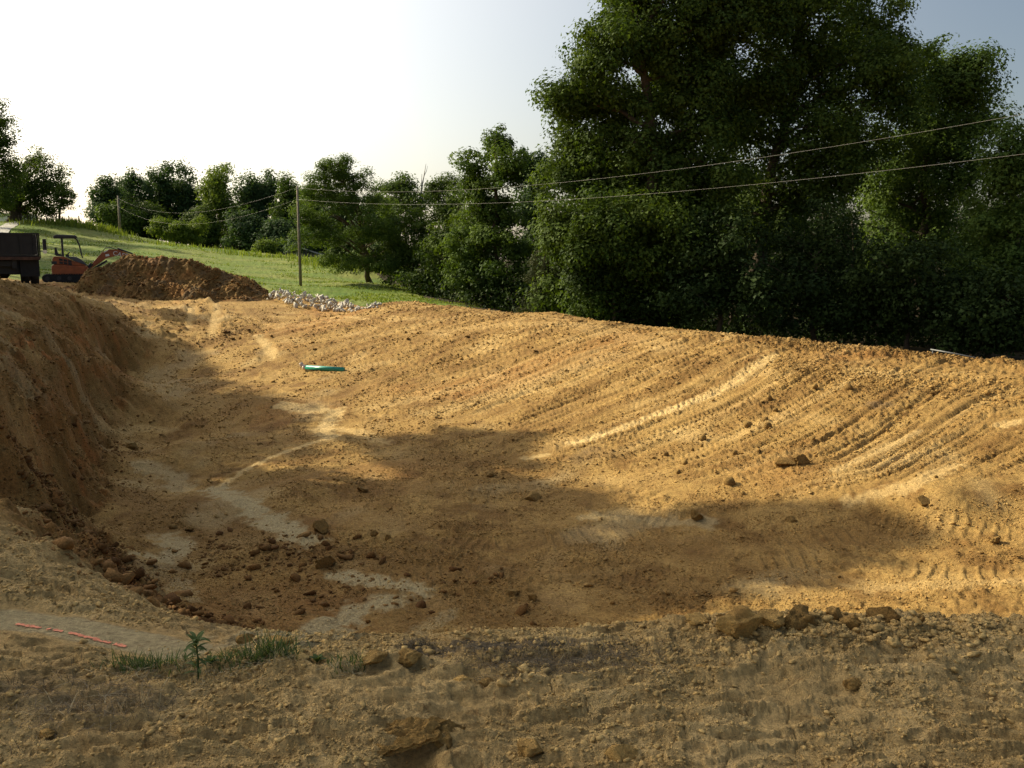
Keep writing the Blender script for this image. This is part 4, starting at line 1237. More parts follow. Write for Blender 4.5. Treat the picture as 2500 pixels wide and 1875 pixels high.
for i, (px, py, w_) in enumerate([(1825, 1033, 20), (1874, 1037, 20), (1868, 1021, 16), (1716, 1068, 18), (1690, 1096, 9), (1795, 1106, 13), (1713, 1087, 11), (1672, 1132, 14), (1625, 1110, 12), (1655, 1152, 12),
                                  (1425, 1087, 12), (1781, 1178, 26), (1814, 1205, 12), (1878, 973, 14), (1893, 1000, 12), (1990, 945, 14), (2072, 947, 20), (2218, 993, 12), (1983, 1075, 12), (2285, 1165, 9), (2235, 1163, 8)]):
    G = ghit(px, py + w_ * 0.3)
    k = math.hypot(G[0], G[1]) / F * w_ * 0.5
    if i % 4 == 0:
        p, f = lump(ICO2, 600 + i, 0.2)
        proto = mesh_np('clod', p, f, 3)
        proto.polygons.foreach_set('use_smooth', np.ones(len(proto.polygons), dtype=bool))
        proto.materials.append(M['redclod'])
    o = link('clod', proto, None, None, (G[0], G[1], G[2] + k * 0.3))
    o.scale = (k, k * 0.9, k * 0.8); o.rotation_euler = (0.3 * i, 0.2 * i, i * 1.3)
    tag(o, 'small brown clod scattered on the sunlit dam slope', 'clod', 'small clods on the dam slope')


# overturned clay slab at the bottom of the picture
def slab(name, pts_px, zs, thick, label):
    pass


G = hit(1000, 1845)
sl = empty('clay_slab', tuple(G))
tag(sl, 'large overturned clay slab with a dark hollow under it, at the bottom edge', 'clay slab')


def plate(name, quad, th, seed, nsub=26):
    """a bent, broken plate: quad of four corners, thickness th"""
    a, b_, c_, d_ = [np.array(q, dtype=float) for q in quad]
    u = np.linspace(0, 1, nsub); UU, VV = np.meshgrid(u, u, indexing='ij')
    P = (a * ((1 - UU) * (1 - VV))[..., None] + b_ * (UU * (1 - VV))[..., None] + c_ * (UU * VV)[..., None] + d_ * ((1 - UU) * VV)[..., None])
    nrm = np.cross(b_ - a, d_ - a); nrm /= np.linalg.norm(nrm)
    if nrm[2] < 0: nrm = -nrm
    edge = np.minimum(np.minimum(UU, 1 - UU), np.minimum(VV, 1 - VV))
    inpl = (b_ - a) / np.linalg.norm(b_ - a)
    w = perlin(UU * 5 + seed, VV * 5, 301); w2 = perlin(UU * 14 + seed, VV * 14, 302)
    P = P + inpl * (0.035 * perlin(VV * 4 + seed, UU * 0 + 0.5, 303) + 0.012 * perlin(VV * 14 + seed, UU * 0 + 0.5, 304))[..., None]
    top = P + nrm * (0.02 * w + 0.010 * w2 + 0.012 * sstep(0, 0.12, edge))[..., None]
    bot = P - nrm * (th * (0.6 + 0.5 * np.abs(w2)) )[..., None]
    n_ = nsub * nsub
    VVs = np.concatenate([top.reshape(-1, 3), bot.reshape(-1, 3)])
    Ix = np.arange(n_).reshape(nsub, nsub)
    q1 = np.stack([Ix[:-1, :-1], Ix[1:, :-1], Ix[1:, 1:], Ix[:-1, 1:]], -1).reshape(-1, 4)
    fs = [q1, q1[:, ::-1] + n_]
    for row in (Ix[0], Ix[-1], Ix[:, 0], Ix[:, -1]):
        fs.append(np.stack([row[:-1], row[1:], row[1:] + n_, row[:-1] + n_], 1))
    me = mesh_np(name, VVs, np.concatenate(fs), 4)
    o = link(name, me, M['clod'], sl, smooth=False)
    return o


def L_(px, py, Y, dz=0):
    p = at(px, py, Y=Y) - G
    return (p[0], p[1], p[2] + dz)


Yb = G[1]
plate('slab_piece', [L_(905, 1850, Yb - 0.02), L_(1062, 1800, Yb - 0.02), L_(1085, 1752, Yb + 0.12), L_(955, 1762, Yb + 0.16)], 0.022, 3)
plate('slab_piece', [L_(1063, 1802, Yb + 0.0), L_(1150, 1885, Yb - 0.03), L_(1165, 1812, Yb + 0.11), L_(1092, 1752, Yb + 0.14)], 0.03, 9)
plate('slab_piece', [L_(850, 1848, Yb - 0.0), L_(925, 1865, Yb - 0.03), L_(975, 1800, Yb + 0.08), L_(890, 1808, Yb + 0.1)], 0.03, 14)

# loose clods too many to count: points that each carry a broken crumb
PROTO = bpy.data.collections.new('crumb_shapes')
for k in range(9):
    me = mesh_np('crumb_shape', *hullrock(900 + k, 11 + k, 0.8), 3)
    PROTO.objects.link(bpy.data.objects.new('crumb_shape', me))


def crumb_material(name, c1, c2, c3):
    m, nt, b = nodes(name)
    N = nt.nodes.new; L = nt.links.new
    oi = N('ShaderNodeObjectInfo')
    geo = N('ShaderNodeNewGeometry')
    n = N('ShaderNodeTexNoise'); n.inputs['Scale'].default_value = 1.2; n.inputs['Detail'].default_value = 4
    L(geo.outputs['Position'], n.inputs['Vector'])
    r = N('ShaderNodeMapRange'); r.inputs[1].default_value = 0.4; r.inputs[2].default_value = 0.6; L(n.outputs[0], r.inputs[0])
    a = mixc(nt, r.outputs[0], c1, c2)
    r2 = N('ShaderNodeMapRange'); r2.inputs[1].default_value = 0.55; r2.inputs[2].default_value = 1.0; r2.inputs[4].default_value = 0.75; L(oi.outputs['Random'], r2.inputs[0])
    da = N('ShaderNodeAttribute'); da.attribute_type = 'INSTANCER'; da.attribute_name = 'dark'
    la = N('ShaderNodeAttribute'); la.attribute_type = 'INSTANCER'; la.attribute_name = 'light'
    a = mixc(nt, da.outputs['Fac'], a, tuple(0.62 * q for q in c2))
    c = mixc(nt, r2.outputs[0], a, mixc(nt, 0.5, a, c3))
    c = mixc(nt, la.outputs['Fac'], c, tuple(1.15 * q for q in c3))
    n2 = N('ShaderNodeTexNoise'); n2.inputs['Scale'].default_value = 60; n2.inputs['Detail'].default_value = 5
    L(geo.outputs['Position'], n2.inputs['Vector'])
    r3 = N('ShaderNodeMapRange'); r3.inputs[1].default_value = 0.3; r3.inputs[2].default_value = 0.7; r3.inputs[3].default_value = 0.65; r3.inputs[4].default_value = 1.25; L(n2.outputs[0], r3.inputs[0])
    mx = N('ShaderNodeMix'); mx.data_type = 'RGBA'; mx.blend_type = 'MULTIPLY'; mx.inputs[0].default_value = 1
    L(c, mx.inputs[6]); L(r3.outputs[0], mx.inputs[7]); L(mx.outputs[2], b.inputs['Base Color'])
    bp = N('ShaderNodeBump'); bp.inputs['Distance'].default_value = 0.008; L(n2.outputs[0], bp.inputs['Height']); L(bp.outputs[0], b.inputs['Normal'])
    b.inputs['Roughness'].default_value = 0.95; b.inputs['Specular IOR Level'].default_value = 0.1
    return m


M['crumb'] = crumb_material('clay_crumbs', (0.37, 0.225, 0.074), (0.27, 0.155, 0.05), (0.46, 0.33, 0.135))
M['crumbdark'] = crumb_material('dark_clay_crumbs', (0.20, 0.105, 0.032), (0.13, 0.062, 0.02), (0.27, 0.16, 0.06))


def crumb_tree(mat):
    nt = bpy.data.node_groups.new('crumbs', 'GeometryNodeTree')
    nt.interface.new_socket('Geometry', in_out='INPUT', socket_type='NodeSocketGeometry')
    nt.interface.new_socket('Geometry', in_out='OUTPUT', socket_type='NodeSocketGeometry')
    N = nt.nodes.new; L = nt.links.new
    gi = N('NodeGroupInput'); go = N('NodeGroupOutput')
    ci = N('GeometryNodeCollectionInfo'); ci.inputs['Collection'].default_value = PROTO
    ci.inputs['Separate Children'].default_value = True; ci.inputs['Reset Children'].default_value = True
    ip = N('GeometryNodeInstanceOnPoints')
    rv = N('FunctionNodeRandomValue'); rv.data_type = 'FLOAT_VECTOR'
    rv.inputs[0].default_value = (-0.5, -0.5, 0); rv.inputs[1].default_value = (0.5, 0.5, 6.28)
    ri = N('FunctionNodeRandomValue'); ri.data_type = 'INT'; ri.inputs[4].default_value = 0; ri.inputs[5].default_value = 8
    rs = N('FunctionNodeRandomValue'); rs.data_type = 'FLOAT_VECTOR'
    rs.inputs[0].default_value = (0.8, 0.7, 0.5); rs.inputs[1].default_value = (1.4, 1.1, 0.95); rs.inputs[8].default_value = 5
    na = N('GeometryNodeInputNamedAttribute'); na.data_type = 'FLOAT'; na.inputs[0].default_value = 'size'
    vm = N('ShaderNodeVectorMath'); vm.operation = 'SCALE'
    L(rs.outputs[0], vm.inputs[0]); L(na.outputs[0], vm.inputs['Scale'])
    L(gi.outputs[0], ip.inputs['Points']); L(ci.outputs[0], ip.inputs['Instance']); ip.inputs['Pick Instance'].default_value = True
    L(ri.outputs[2], ip.inputs['Instance Index']); L(rv.outputs[0], ip.inputs['Rotation']); L(vm.outputs[0], ip.inputs['Scale'])
    sm = N('GeometryNodeSetMaterial'); sm.inputs['Material'].default_value = mat
    L(ip.outputs[0], sm.inputs[0]); L(sm.outputs[0], go.inputs[0])
    return nt


CT = {k: crumb_tree(M[k]) for k in ('crumb', 'crumbdark')}


def scatter(name, P, S, base_list, mat, seed, label, cat, sink=0.25, parent=None, zf=None):
    dk = np.zeros(len(P)); pl = np.zeros(len(P))
    if zf is not None: z = zf(P[:, 0], P[:, 1])
    else:
        z, _, so, _ = Hfull(P[:, 0], P[:, 1], True); dk = so[:, 2]; pl = np.maximum(so[:, 0], so[:, 1]) * 0.8
    me = bpy.data.meshes.new(name)
    me.vertices.add(len(P))
    me.vertices.foreach_set('co', np.column_stack([P, z + S * (0.35 - 2 * sink + 0.3)]).astype(np.float32).ravel())
    attr(me, 'size', 'FLOAT', S); attr(me, 'dark', 'FLOAT', dk); attr(me, 'light', 'FLOAT', pl)
    o = link(name, me, None, parent)
    if parent is None: tag(o, label, cat)
    o['kind'] = 'stuff'
    md = o.modifiers.new('crumbs', 'NODES')
    md.node_group = CT['crumbdark' if mat in (M['redclod'], M.get('heap')) else 'crumb']
    return o


def along(pts, n_, sig, seed, world_=False):
    """random points round a line of picture points"""
    r = np.random.default_rng(seed)
    P = np.array(poly_hit(pts)) if not world_ else np.array(pts, dtype=float)
    seg = np.linalg.norm(np.diff(P, axis=0), axis=1); cum = np.concatenate([[0], np.cumsum(seg)])
    t = r.random(n_) * cum[-1]
    x = np.interp(t, cum, P[:, 0]); y = np.interp(t, cum, P[:, 1])
    return np.stack([x + r.normal(0, sig, n_), y + r.normal(0, sig, n_)], 1)


def polar(n_, r0, r1, a0, a1, seed):
    r = np.random.default_rng(seed)
    rad = r0 * (r1 / r0) ** r.random(n_); th = np.radians(r.uniform(a0, a1, n_))
    return np.stack([rad * np.sin(th), rad * np.cos(th)], 1)


def screen(n_, r0, r1, a0, a1, seed):
    """even in the picture: distance drawn evenly in 1/r"""
    r = np.random.default_rng(seed)
    rad = 1.0 / (1 / r1 + (1 / r0 - 1 / r1) * r.random(n_)); th = np.radians(r.uniform(a0, a1, n_))
    return np.stack([rad * np.sin(th), rad * np.cos(th)], 1)


r = np.random.default_rng(99)
P = screen(70000, 2.4, 6.2, -33, 33, 1)
nn = fbm(P[:, 0], P[:, 1], 0.6, 4, 401)
P = P[(nn + 0.25 * r.random(len(P)) > 0.05) & (polydist(P[:, 0], P[:, 1], STRIP)[0] > 0.16)]
rd = np.hypot(P[:, 0], P[:, 1]); u = r.random(len(P))
scatter('loose_clods', P, rd * (0.0009 + 0.0017 * u ** 3 + 0.003 * u ** 60), None, M['clod'], 11, 'small crumbs of tan clay covering the near ground', 'clods')
P = np.concatenate([along([(1650, 1570), (1800, 1555), (1950, 1550), (2200, 1560), (2500, 1555)], 3200, 0.12, 2), along([(500, 1600), (900, 1600), (1300, 1600), (1600, 1580)], 600, 0.12, 3), polar(300, 2.7, 4.4, -33, 33, 8)])
u = r.random(len(P))
scatter('loose_clods', P, 0.004 + 0.010 * u ** 3 + 0.016 * u ** 30, None, M['clod'], 12, 'knobbly clods heaped along the near rim of the pit', 'clods')
P = np.concatenate([along([(190, 1265), (270, 1370), (380, 1480), (500, 1530), (640, 1558)], 5200, 0.26, 4), along([(130, 1230), (200, 1330), (300, 1440)], 900, 0.3, 24), along([(460, 1350), (560, 1370), (800, 1400)], 420, 0.4, 5),
                    along([(-6.9, 12.2), (-5.8, 10.5), (-4.5, 9.2), (-3.6, 8.6), (-2.7, 8.3)], 1500, 0.28, 44, True),
                    along([(1230, 1560), (1300, 1530), (1280, 1480)], 260, 0.2, 6), along([(640, 1310), (900, 1360)], 200, 0.4, 7), along([(500, 1490), (850, 1450), (1200, 1420)], 250, 0.4, 26)])
u = r.random(len(P))
scatter('loose_clods', P, 0.012 + 0.03 * u ** 3 + 0.06 * u ** 30, None, M['redclod'], 13, 'dark reddish clods tumbled along the foot of the left bank', 'clods')
P = np.concatenate([screen(120000, 7.5, 42, -31, 31, 9), polar(60000, 10, 38, -31, 31, 10)])
nn = fbm(P[:, 0], P[:, 1], 1.4, 4, 403)
h0 = H0(P[:, 0], P[:, 1])
g_ = masks(P[:, 0], P[:, 1], 0)['grass'] < -0.3
qs, ss = sweepq(P[:, 0], P[:, 1])
nn = nn * 0.6 + 0.7 * perlin(qs / 0.35, ss / 7, 58) * (qs != 0)
keepm = np.ones(len(P), dtype=bool); ru = r.random(len(P))
for PP, wpx, c_, stg in MARKS:
    if c_ in ('pale', 'gray') and stg > 0.45:
        PA = np.asarray(PP); w = wpx * np.hypot(PA[:, 0].mean(), PA[:, 1].mean()) / F * 1.6
        keepm &= ~((polydist(P[:, 0], P[:, 1], PA)[0] < w) & (ru < 0.9))
for PP, w, l, amp in TRACKS:
    keepm &= ~((polydist(P[:, 0], P[:, 1], PP)[0] < w) & (ru < 0.85))
P = P[(nn + 0.3 * r.random(len(P)) > 0.06) & g_ & keepm]
rd = np.hypot(P[:, 0], P[:, 1]); u = r.random(len(P))
scatter('loose_clods', P, rd * (0.0005 + 0.0009 * u ** 2 + 0.0016 * u ** 60), None, M['clod'], 14, 'crumbs of clay strewn over the pit floor and the slopes', 'clods')
P = np.concatenate([along([(120, 870), (150, 950), (140, 1050), (90, 1120)], 1200, 0.8, 61), along([(320, 790), (280, 850), (230, 920), (190, 1040), (170, 1130)], 2600, 0.5, 62), along([(500, 830), (560, 820), (610, 800)], 700, 0.5, 63)])
u = r.random(len(P))
scatter('loose_clods', P, 0.010 + 0.02 * u ** 3 + 0.05 * u ** 50, None, M['redclod'], 17, 'dark clods and crumbs on the cut bank at left', 'clods')
P = np.concatenate([along([(1890, 842), (2100, 860), (2300, 876), (2500, 893)], 6500, 0.32, 10), along([(1900, 880), (2050, 920), (2170, 930), (2500, 960)], 5000, 0.35, 12), along([(940, 745), (1100, 765), (1250, 775)], 1400, 0.4, 13), along([(500, 840), (560, 820), (620, 790), (640, 770)], 500, 0.5, 14),
                    along([(845, 892), (800, 920), (790, 925)], 120, 0.2, 15), along([(900, 1070), (960, 1055)], 160, 0.25, 16), along([(2150, 1285), (2250, 1280), (2300, 1300)], 300, 0.25, 17), along([(1500, 1410), (1600, 1450), (1850, 1460)], 500, 0.3, 18), along([(2100, 905), (2200, 925)], 200, 0.2, 19)])
u = r.random(len(P))
scatter('loose_clods', P, 0.010 + 0.018 * u ** 3 + 0.04 * u ** 60, None, M['clod'], 15, 'crumbly clods along the crest of the dam and on the far bank', 'clods')

# ------------------------------------------------------------------ heap of dug earth
sil = [(120, 712), (165, 697), (200, 690), (235, 668), (262, 642), (300, 624), (330, 621), (345, 619), (385, 626), (425, 629), (430, 621), (475, 626), (505, 640), (540, 655), (575, 668), (610, 684), (645, 700), (675, 716)]
YR = 44.0
sx = [(p[0] - 1250) / F * YR for p in sil]
sz = [at(p[0], p[1], Y=YR)[2] for p in sil]
hx = np.linspace(-24.2, -11.0, 300); hy = np.linspace(39.3, 46.8, 130)
HX, HY = np.meshgrid(hx, hy, indexing='ij')
G0 = H0(HX.ravel(), HY.ravel()).reshape(HX.shape)
prof = np.interp(HX + 0.35 * perlin(HX / 1.2, HY / 1.2, 501), sx, sz)
gr_r = H0(hx, np.full(len(hx), YR))[:, None]
hh = np.clip(prof - gr_r, -0.1, None)
t = (HY - YR)
wf = 3.8 * (0.45 + 0.55 * np.clip(hh / 1.4, 0, 1)); wb = 2.4
fall = np.where(t < 0, np.clip(1 + t / wf, -0.15, 1) ** 1.15 if False else np.clip(1 + t / wf, -0.15, 1), np.clip(1 - t / wb, -0.15, 1))
fall = np.where(np.abs(t) < 0.5, fall * 0.9 + 0.1, fall)
mound = hh * fall
# scooped hollow in the front
def bowl(px, py, rad, dep):
    g_ = at(px, py, Y=YR - 1.2)
    return -dep * np.exp(-(((HX - g_[0]) / rad) ** 2 + ((HY - (YR - 1.2)) / (rad * 0.9)) ** 2))
mound = mound + (bowl(445, 680, 0.9, 0.55) + bowl(340, 690, 0.7, 0.25) + bowl(520, 690, 0.8, 0.3)) * (fall > 0)
lum = 0.35 * perlin(HX / 1.6, HY / 1.3, 510) + 0.14 * np.abs(perlin(HX / 0.6, HY / 0.6, 511)) + 0.16 * np.abs(perlin(HX / 0.27, HY / 0.27, 512)) + 0.09 * np.abs(perlin(HX / 0.12, HY / 0.12, 513))
HZ = G0 - 0.18 + mound + lum * np.clip(mound * 3, 0, 1)
hq = np.arange(HX.size).reshape(HX.shape)
hf = np.stack([hq[:-1, :-1], hq[1:, :-1], hq[1:, 1:], hq[:-1, 1:]], -1).reshape(-1, 4)
M['heap'] = dirt_material('dug_earth', True, 0.62)
hme = mesh_np('earth', np.stack([HX.ravel() + 17.5, HY.ravel() - YR, HZ.ravel()], 1), hf, 4)
lowh = fbm(HX.ravel(), HY.ravel(), 1.4, 3, 521)
sc_ = np.zeros((HX.size, 4)); sc_[:, 3] = 1; sc_[:, 2] = 0.8 * sstep(-0.3, 0.3, lowh)
s2_ = np.zeros((HX.size, 4)); s2_[:, 3] = 1; s2_[:, 0] = 0.5 * sstep(0.0, 0.4, -lowh); s2_[:, 1] = 0.35 * sstep(0.0, 0.4, fbm(HX.ravel(), HY.ravel(), 0.8, 2, 523))
attr(hme, 'soil', 'FLOAT_COLOR', sc_); attr(hme, 'soil2', 'FLOAT_COLOR', s2_)
heap = empty('earth_heap', (-17.5, YR, 0))
tag(heap, 'long heap of dark dug earth in front of the orange excavator', 'earth heap')
link('earth', hme, M['heap'], heap, smooth=True)
def heapz(x, y):
    i = np.clip((x - hx[0]) / (hx[1] - hx[0]), 0, len(hx) - 1).astype(int); j = np.clip((y - hy[0]) / (hy[1] - hy[0]), 0, len(hy) - 1).astype(int)
    return HZ[i, j]
rr2 = np.random.default_rng(31)
hp = np.stack([rr2.uniform(-23.5, -11.8, 9000), rr2.uniform(40.0, 44.8, 9000)], 1)
hp = hp[heapz(hp[:, 0], hp[:, 1]) > H0(hp[:, 0], hp[:, 1]) + 0.02]
co = scatter('clods', hp, 0.025 + 0.05 * rr2.random(len(hp)) ** 4 + 0.08 * rr2.random(len(hp)) ** 40, None, M['redclod'], 16, None, None, parent=heap, zf=heapz)
co.matrix_parent_inverse = Matrix.Translation((17.5, -YR, 0))

# ------------------------------------------------------------------ pile of white rocks
M['rock'] = simple('white_limestone', (0.47, 0.44, 0.38), 0.9, var=0.4, scale=5, bump=0.01, spec=0.2)
rk = [mesh_np('rock', *hullrock(700 + k, 9 + k % 4, 0.8), 3) for k in range(10)]
for me in rk: me.materials.append(M['rock'])
pb = [(600, 722), (640, 727), (700, 740), (760, 748), (820, 755), (870, 760), (925, 752)]
ph = {0: 0.05, 1: 0.1, 2: 0.62, 3: 0.52, 4: 0.40, 5: 0.2, 6: 0.1}
PW = [hit(*p) for p in pb]
root = empty('rock_pile', tuple(ghit(760, 748)))
tag(root, 'long low pile of broken white rocks at the edge of the meadow below the pole', 'rock pile')
rr2 = np.random.default_rng(41)
cnt = 0
for i in range(295):
    t = rr2.random() ** 0.9 * 6
    t = 0.3 + t * 0.95
    k = min(int(t), 5); fr = t - k
    c_ = PW[k] * (1 - fr) + PW[k + 1] * fr
    hgt = ph[k] * (1 - fr) + ph[k + 1] * fr
    hgt *= 0.6 + 0.5 * abs(math.sin(t * 3.1))
    w_ = rr2.uniform(-1, 1)
    wid = 0.35 + 1.0 * hgt
    x = c_[0] + 0.5 * w_ * wid * 0.3; y = c_[1] + 0.35 + w_ * wid
    sz_ = (0.055 + 0.10 * rr2.random() ** 2) * (1.2 if hgt > 0.3 else 0.9)
    top_ = hgt * (1 - abs(w_) ** 1.5)
    z = float(H0(np.array([x]), np.array([y]))[0]) + max(0.03, top_ * (1 if rr2.random() < 0.7 else rr2.random()))
    if t > 5.15 and t < 5.45: continue
    o = link('rock', rk[i % 10], None, root, (x - root.location.x, y - root.location.y, z - root.location.z))
    o.rotation_euler = tuple(rr2.uniform(0, 6.28, 3)); o.scale = (sz_ * rr2.uniform(0.9, 1.5), sz_ * rr2.uniform(0.8, 1.1), sz_ * rr2.uniform(0.6, 1.0))

# ------------------------------------------------------------------ green drain pipe
M['pvc'] = simple('green_plastic_pipe', (0.03, 0.30, 0.22), 0.35, var=0.06, scale=3)
M['pvcw'] = simple('pale_plastic', (0.55, 0.46, 0.38), 0.5, var=0.1, scale=10)
A_ = ghit(742, 903); B_ = ghit(838, 904)
YA = A_[1]; A_ = at(744, 897, Y=YA - 0.1); B_ = at(834, 902, Y=B_[1] - 0.05)
root = empty('drain_pipe', tuple(A_))
tag(root, 'green plastic drain pipe sticking out of the far end of the dam slope', 'pipe')
dv = Vector(B_ - A_)
MB().tube([(0, 0, 0), dv * 1.06], 0.072, 16).build('pipe', M['pvc'], root, smooth=True)
MB().tube([dv * 0.04, dv * -0.035], 0.08, 16).build('coupling', M['pvcw'], root, smooth=True)
MB().tube([dv * -0.03, dv * -0.07 + Vector((0, 0, 0.04)), dv * -0.09 + Vector((0, 0, 0.09)), dv * -0.11 + Vector((0, 0, 0.13))], [0.06, 0.055, 0.055, 0.055], 12).build('elbow', M['pvcw'], root, smooth=True)

# ------------------------------------------------------------------ poles and wires
M['pole'] = simple('weathered_pole_wood', (0.20, 0.165, 0.125), 0.9, var=0.3, scale=4, bump=0.01)
M['wire'] = simple('aluminium_wire', (0.27, 0.26, 0.24), 0.6, 0.1, var=0.05)
M['ceram'] = simple('insulator', (0.5, 0.48, 0.44), 0.3, var=0.1)


def pole(px, pyb, Y, ytop, rad, tips, label):
    x = (px - 1250) / F * Y
    zb = gz(x, Y)
    root = empty('utility_pole', (x, Y, zb))
    tag(root, label, 'utility pole', 'utility poles')
    zt = at(px, ytop, Y=Y)[2] - zb
    MB().tube([(0, 0, -0.3), (0, 0, zt * 0.5), (0, 0, zt)], [rad * 1.2, rad, rad * 0.75], 12).build('shaft', M['pole'], root, smooth=True)
    out = []
    for y_ in tips:
        z = at(px, y_, Y=Y)[2] - zb
        MB().tube([(0, -rad, z - 0.1), (0, -rad - 0.1, z - 0.05), (0, -rad - 0.1, z + 0.06)], [0.02, 0.04, 0.05], 8).build('insulator', M['ceram'], root)
        out.append(Vector((x, Y - rad - 0.1, zb + z + 0.06)))
    return out


def wire(a, b_, sag, rad, label, grp):
    pts = []
    for i in range(41):
        t = i / 40
        p = a.lerp(b_, t); p.z -= sag * 4 * t * (1 - t); pts.append(p)
    o = MB().tube(pts, rad, 6).build('power_wire', M['wire'], None, smooth=True)
    tag(o, label, 'wire', grp)


near = pole(737, 703, 63, 455, 0.095, (461, 489), 'near wooden utility pole standing on the meadow behind the white rocks')
farp = pole(307, 575, 138, 478, 0.17, (484, 504), 'far thin utility pole in front of the left end of the tree line')
Yp = 21.0; xp = (3020 - 1250) / F * Yp
offp = pole(3020, 900, Yp, 150, 0.15, (175, 308), 'utility pole outside the photo to the right that carries the two wires')
def sagfit(a, b_, px, py):
    """sag so that the wire passes picture row py at column px"""
    best = (1e9, 0)
    for s_ in np.linspace(0, 3, 61):
        for t in np.linspace(0.02, 0.98, 97):
            p = a.lerp(b_, t); z = p.z - s_ * 4 * t * (1 - t)
            rel = np.array([p.x, p.y, z - EYE]); dz = rel @ FW
            X = 1250 + F * rel[0] / dz; Yy = 937.5 - F * (rel @ UPV) / dz
            if abs(X - px) < 12:
                e = abs(Yy - py)
                if e < best[0]: best = (e, s_)
    return best[1]
wire(near[0], offp[0], sagfit(near[0], offp[0], 1500, 432), 0.0035, 'upper of the two long wires crossing in front of the big trees', 'long wires to the right')
wire(near[1], offp[1], sagfit(near[1], offp[1], 1500, 478), 0.0035, 'lower of the two long wires crossing in front of the big trees', 'long wires to the right')
wire(farp[0], near[0], 2.0, 0.0035, 'upper of the two sagging wires in front of the far tree line', 'wires between the poles')
wire(farp[1], near[1], 2.2, 0.0035, 'lower of the two sagging wires in front of the far tree line', 'wires between the poles')

# ------------------------------------------------------------------ grey rail behind the crest
M['galv'] = simple('grey_steel', (0.12, 0.125, 0.125), 0.5, 0.3, var=0.15)
a = Vector(at(2272, 853, Y=18.9)); b_ = Vector(at(2392, 873, Y=18.2))
root = empty('metal_rail', tuple(a)); tag(root, 'thin grey metal rail on a short post behind the dam crest', 'rail')
MB().tube([(0, 0, 0), (b_ - a) * 0.5 + Vector((0, 0, -0.005)), b_ - a + Vector((0.5, -0.1, -0.12))], 0.016, 8).build('rail', M['galv'], root, smooth=True)
MB().tube([(0.05, 0, 0), (0.04, 0, -0.6)], 0.014, 8).build('post', M['galv'], root, smooth=True)

# ------------------------------------------------------------------ far shed, low building, drive, fence
M['tin'] = simple('roof_tin', (0.34, 0.35, 0.37), 0.45, 0.3, var=0.15, scale=1.0)
M['shedw'] = simple('shed_boards', (0.12, 0.11, 0.11), 0.85, var=0.3, scale=2)
M['white'] = simple('white_paint', (0.62, 0.62, 0.62), 0.6, var=0.12, scale=0.6)
M['black'] = simple('dark_opening', (0.02, 0.02, 0.022), 0.7)
Ys = 118.0
rp = at(738, 607, Y=Ys)
zb = gz(rp[0], Ys + 2)
root = empty('shed', (rp[0], Ys, zb)); tag(root, 'low gabled shed with a light tin roof edge behind the brow of the meadow', 'shed')
zr = rp[2] - zb
wl, wr = -3.3, 3.9
MB().prism([(wl, -1.5), (wr, -1.5), (wr, zr - 1.25), (0, zr - 0.08), (wl, zr - 1.05)], 0, 7).build('wall', M['shedw'], root)
MB().prism([(0, zr), (wr + 0.6, zr - 1.45), (wr + 0.6, zr - 1.29), (0, zr + 0.16)], -0.5, 7.5).build('roof_slope', M['tin'], root)
MB().prism([(0.0, zr + 0.16), (wl - 0.6, zr - 1.07), (wl - 0.6, zr - 1.2), (0.0, zr)], -0.5, 7.5).build('roof_slope', M['shedw'], root)
MB().box(-0.8, 0.8, -0.06, 0.0 - 0.003, 0.0, zr - 1.0).build('door', M['black'], root)

Yl = 134.0
a = at(-30, 537, Y=Yl); zt = at(0, 519, Y=Yl)[2]
root = empty('low_building', (a[0], Yl, a[2] - 0.4)); tag(root, 'pale low flat topped building at the left edge behind the hilltop oak', 'building')
h_ = zt - a[2] + 0.4; w_ = 78 / F * Yl
MB().box(0, w_, 0, 5, 0, h_ * 0.88).build('wall', M['white'], root)
MB().prism([(-0.3, h_ * 0.88), (w_ + 0.2, h_ * 0.80), (w_ + 0.2, h_ * 0.87), (-0.3, h_ * 1.02)], -0.3, 5.3).build('roof', M['tin'], root)
for k in (0.62, 0.8):
    MB().box(w_ * k, w_ * k + 0.5, -0.05, -0.003, h_ * 0.35, h_ * 0.7).build('window', M['black'], root)

M['gravel'] = simple('pale_gravel', (0.34, 0.33, 0.30), 0.95, var=0.3, scale=2)
dp = [(60, 541, 1.6), (30, 548, 1.8), (8, 560, 2.0), (-30, 585, 2.4), (-80, 620, 2.6)]
dv_ = []
for px, py, w_ in dp:
    h = hit(px, py); dv_.append((h[0], h[1], w_))
pts = []
for i in range(len(dv_) - 1):
    for k in range(6):
        t = k / 6; pts.append(tuple(dv_[i][j] * (1 - t) + dv_[i + 1][j] * t for j in range(3)))
vs = []
for x, y, w_ in pts:
    for s_ in (-1, -0.33, 0.33, 1):
        xx = x + s_ * w_ * 0.5; vs.append((xx, y, gz(xx, y) + 0.05))
fs = [(i * 4 + j, i * 4 + j + 1, i * 4 + j + 5, i * 4 + j + 4) for i in range(len(pts) - 1) for j in range(3)]
me = bpy.data.meshes.new('driveway'); me.from_pydata(vs, [], fs)
tag(link('driveway', me, M['gravel']), kind='structure')

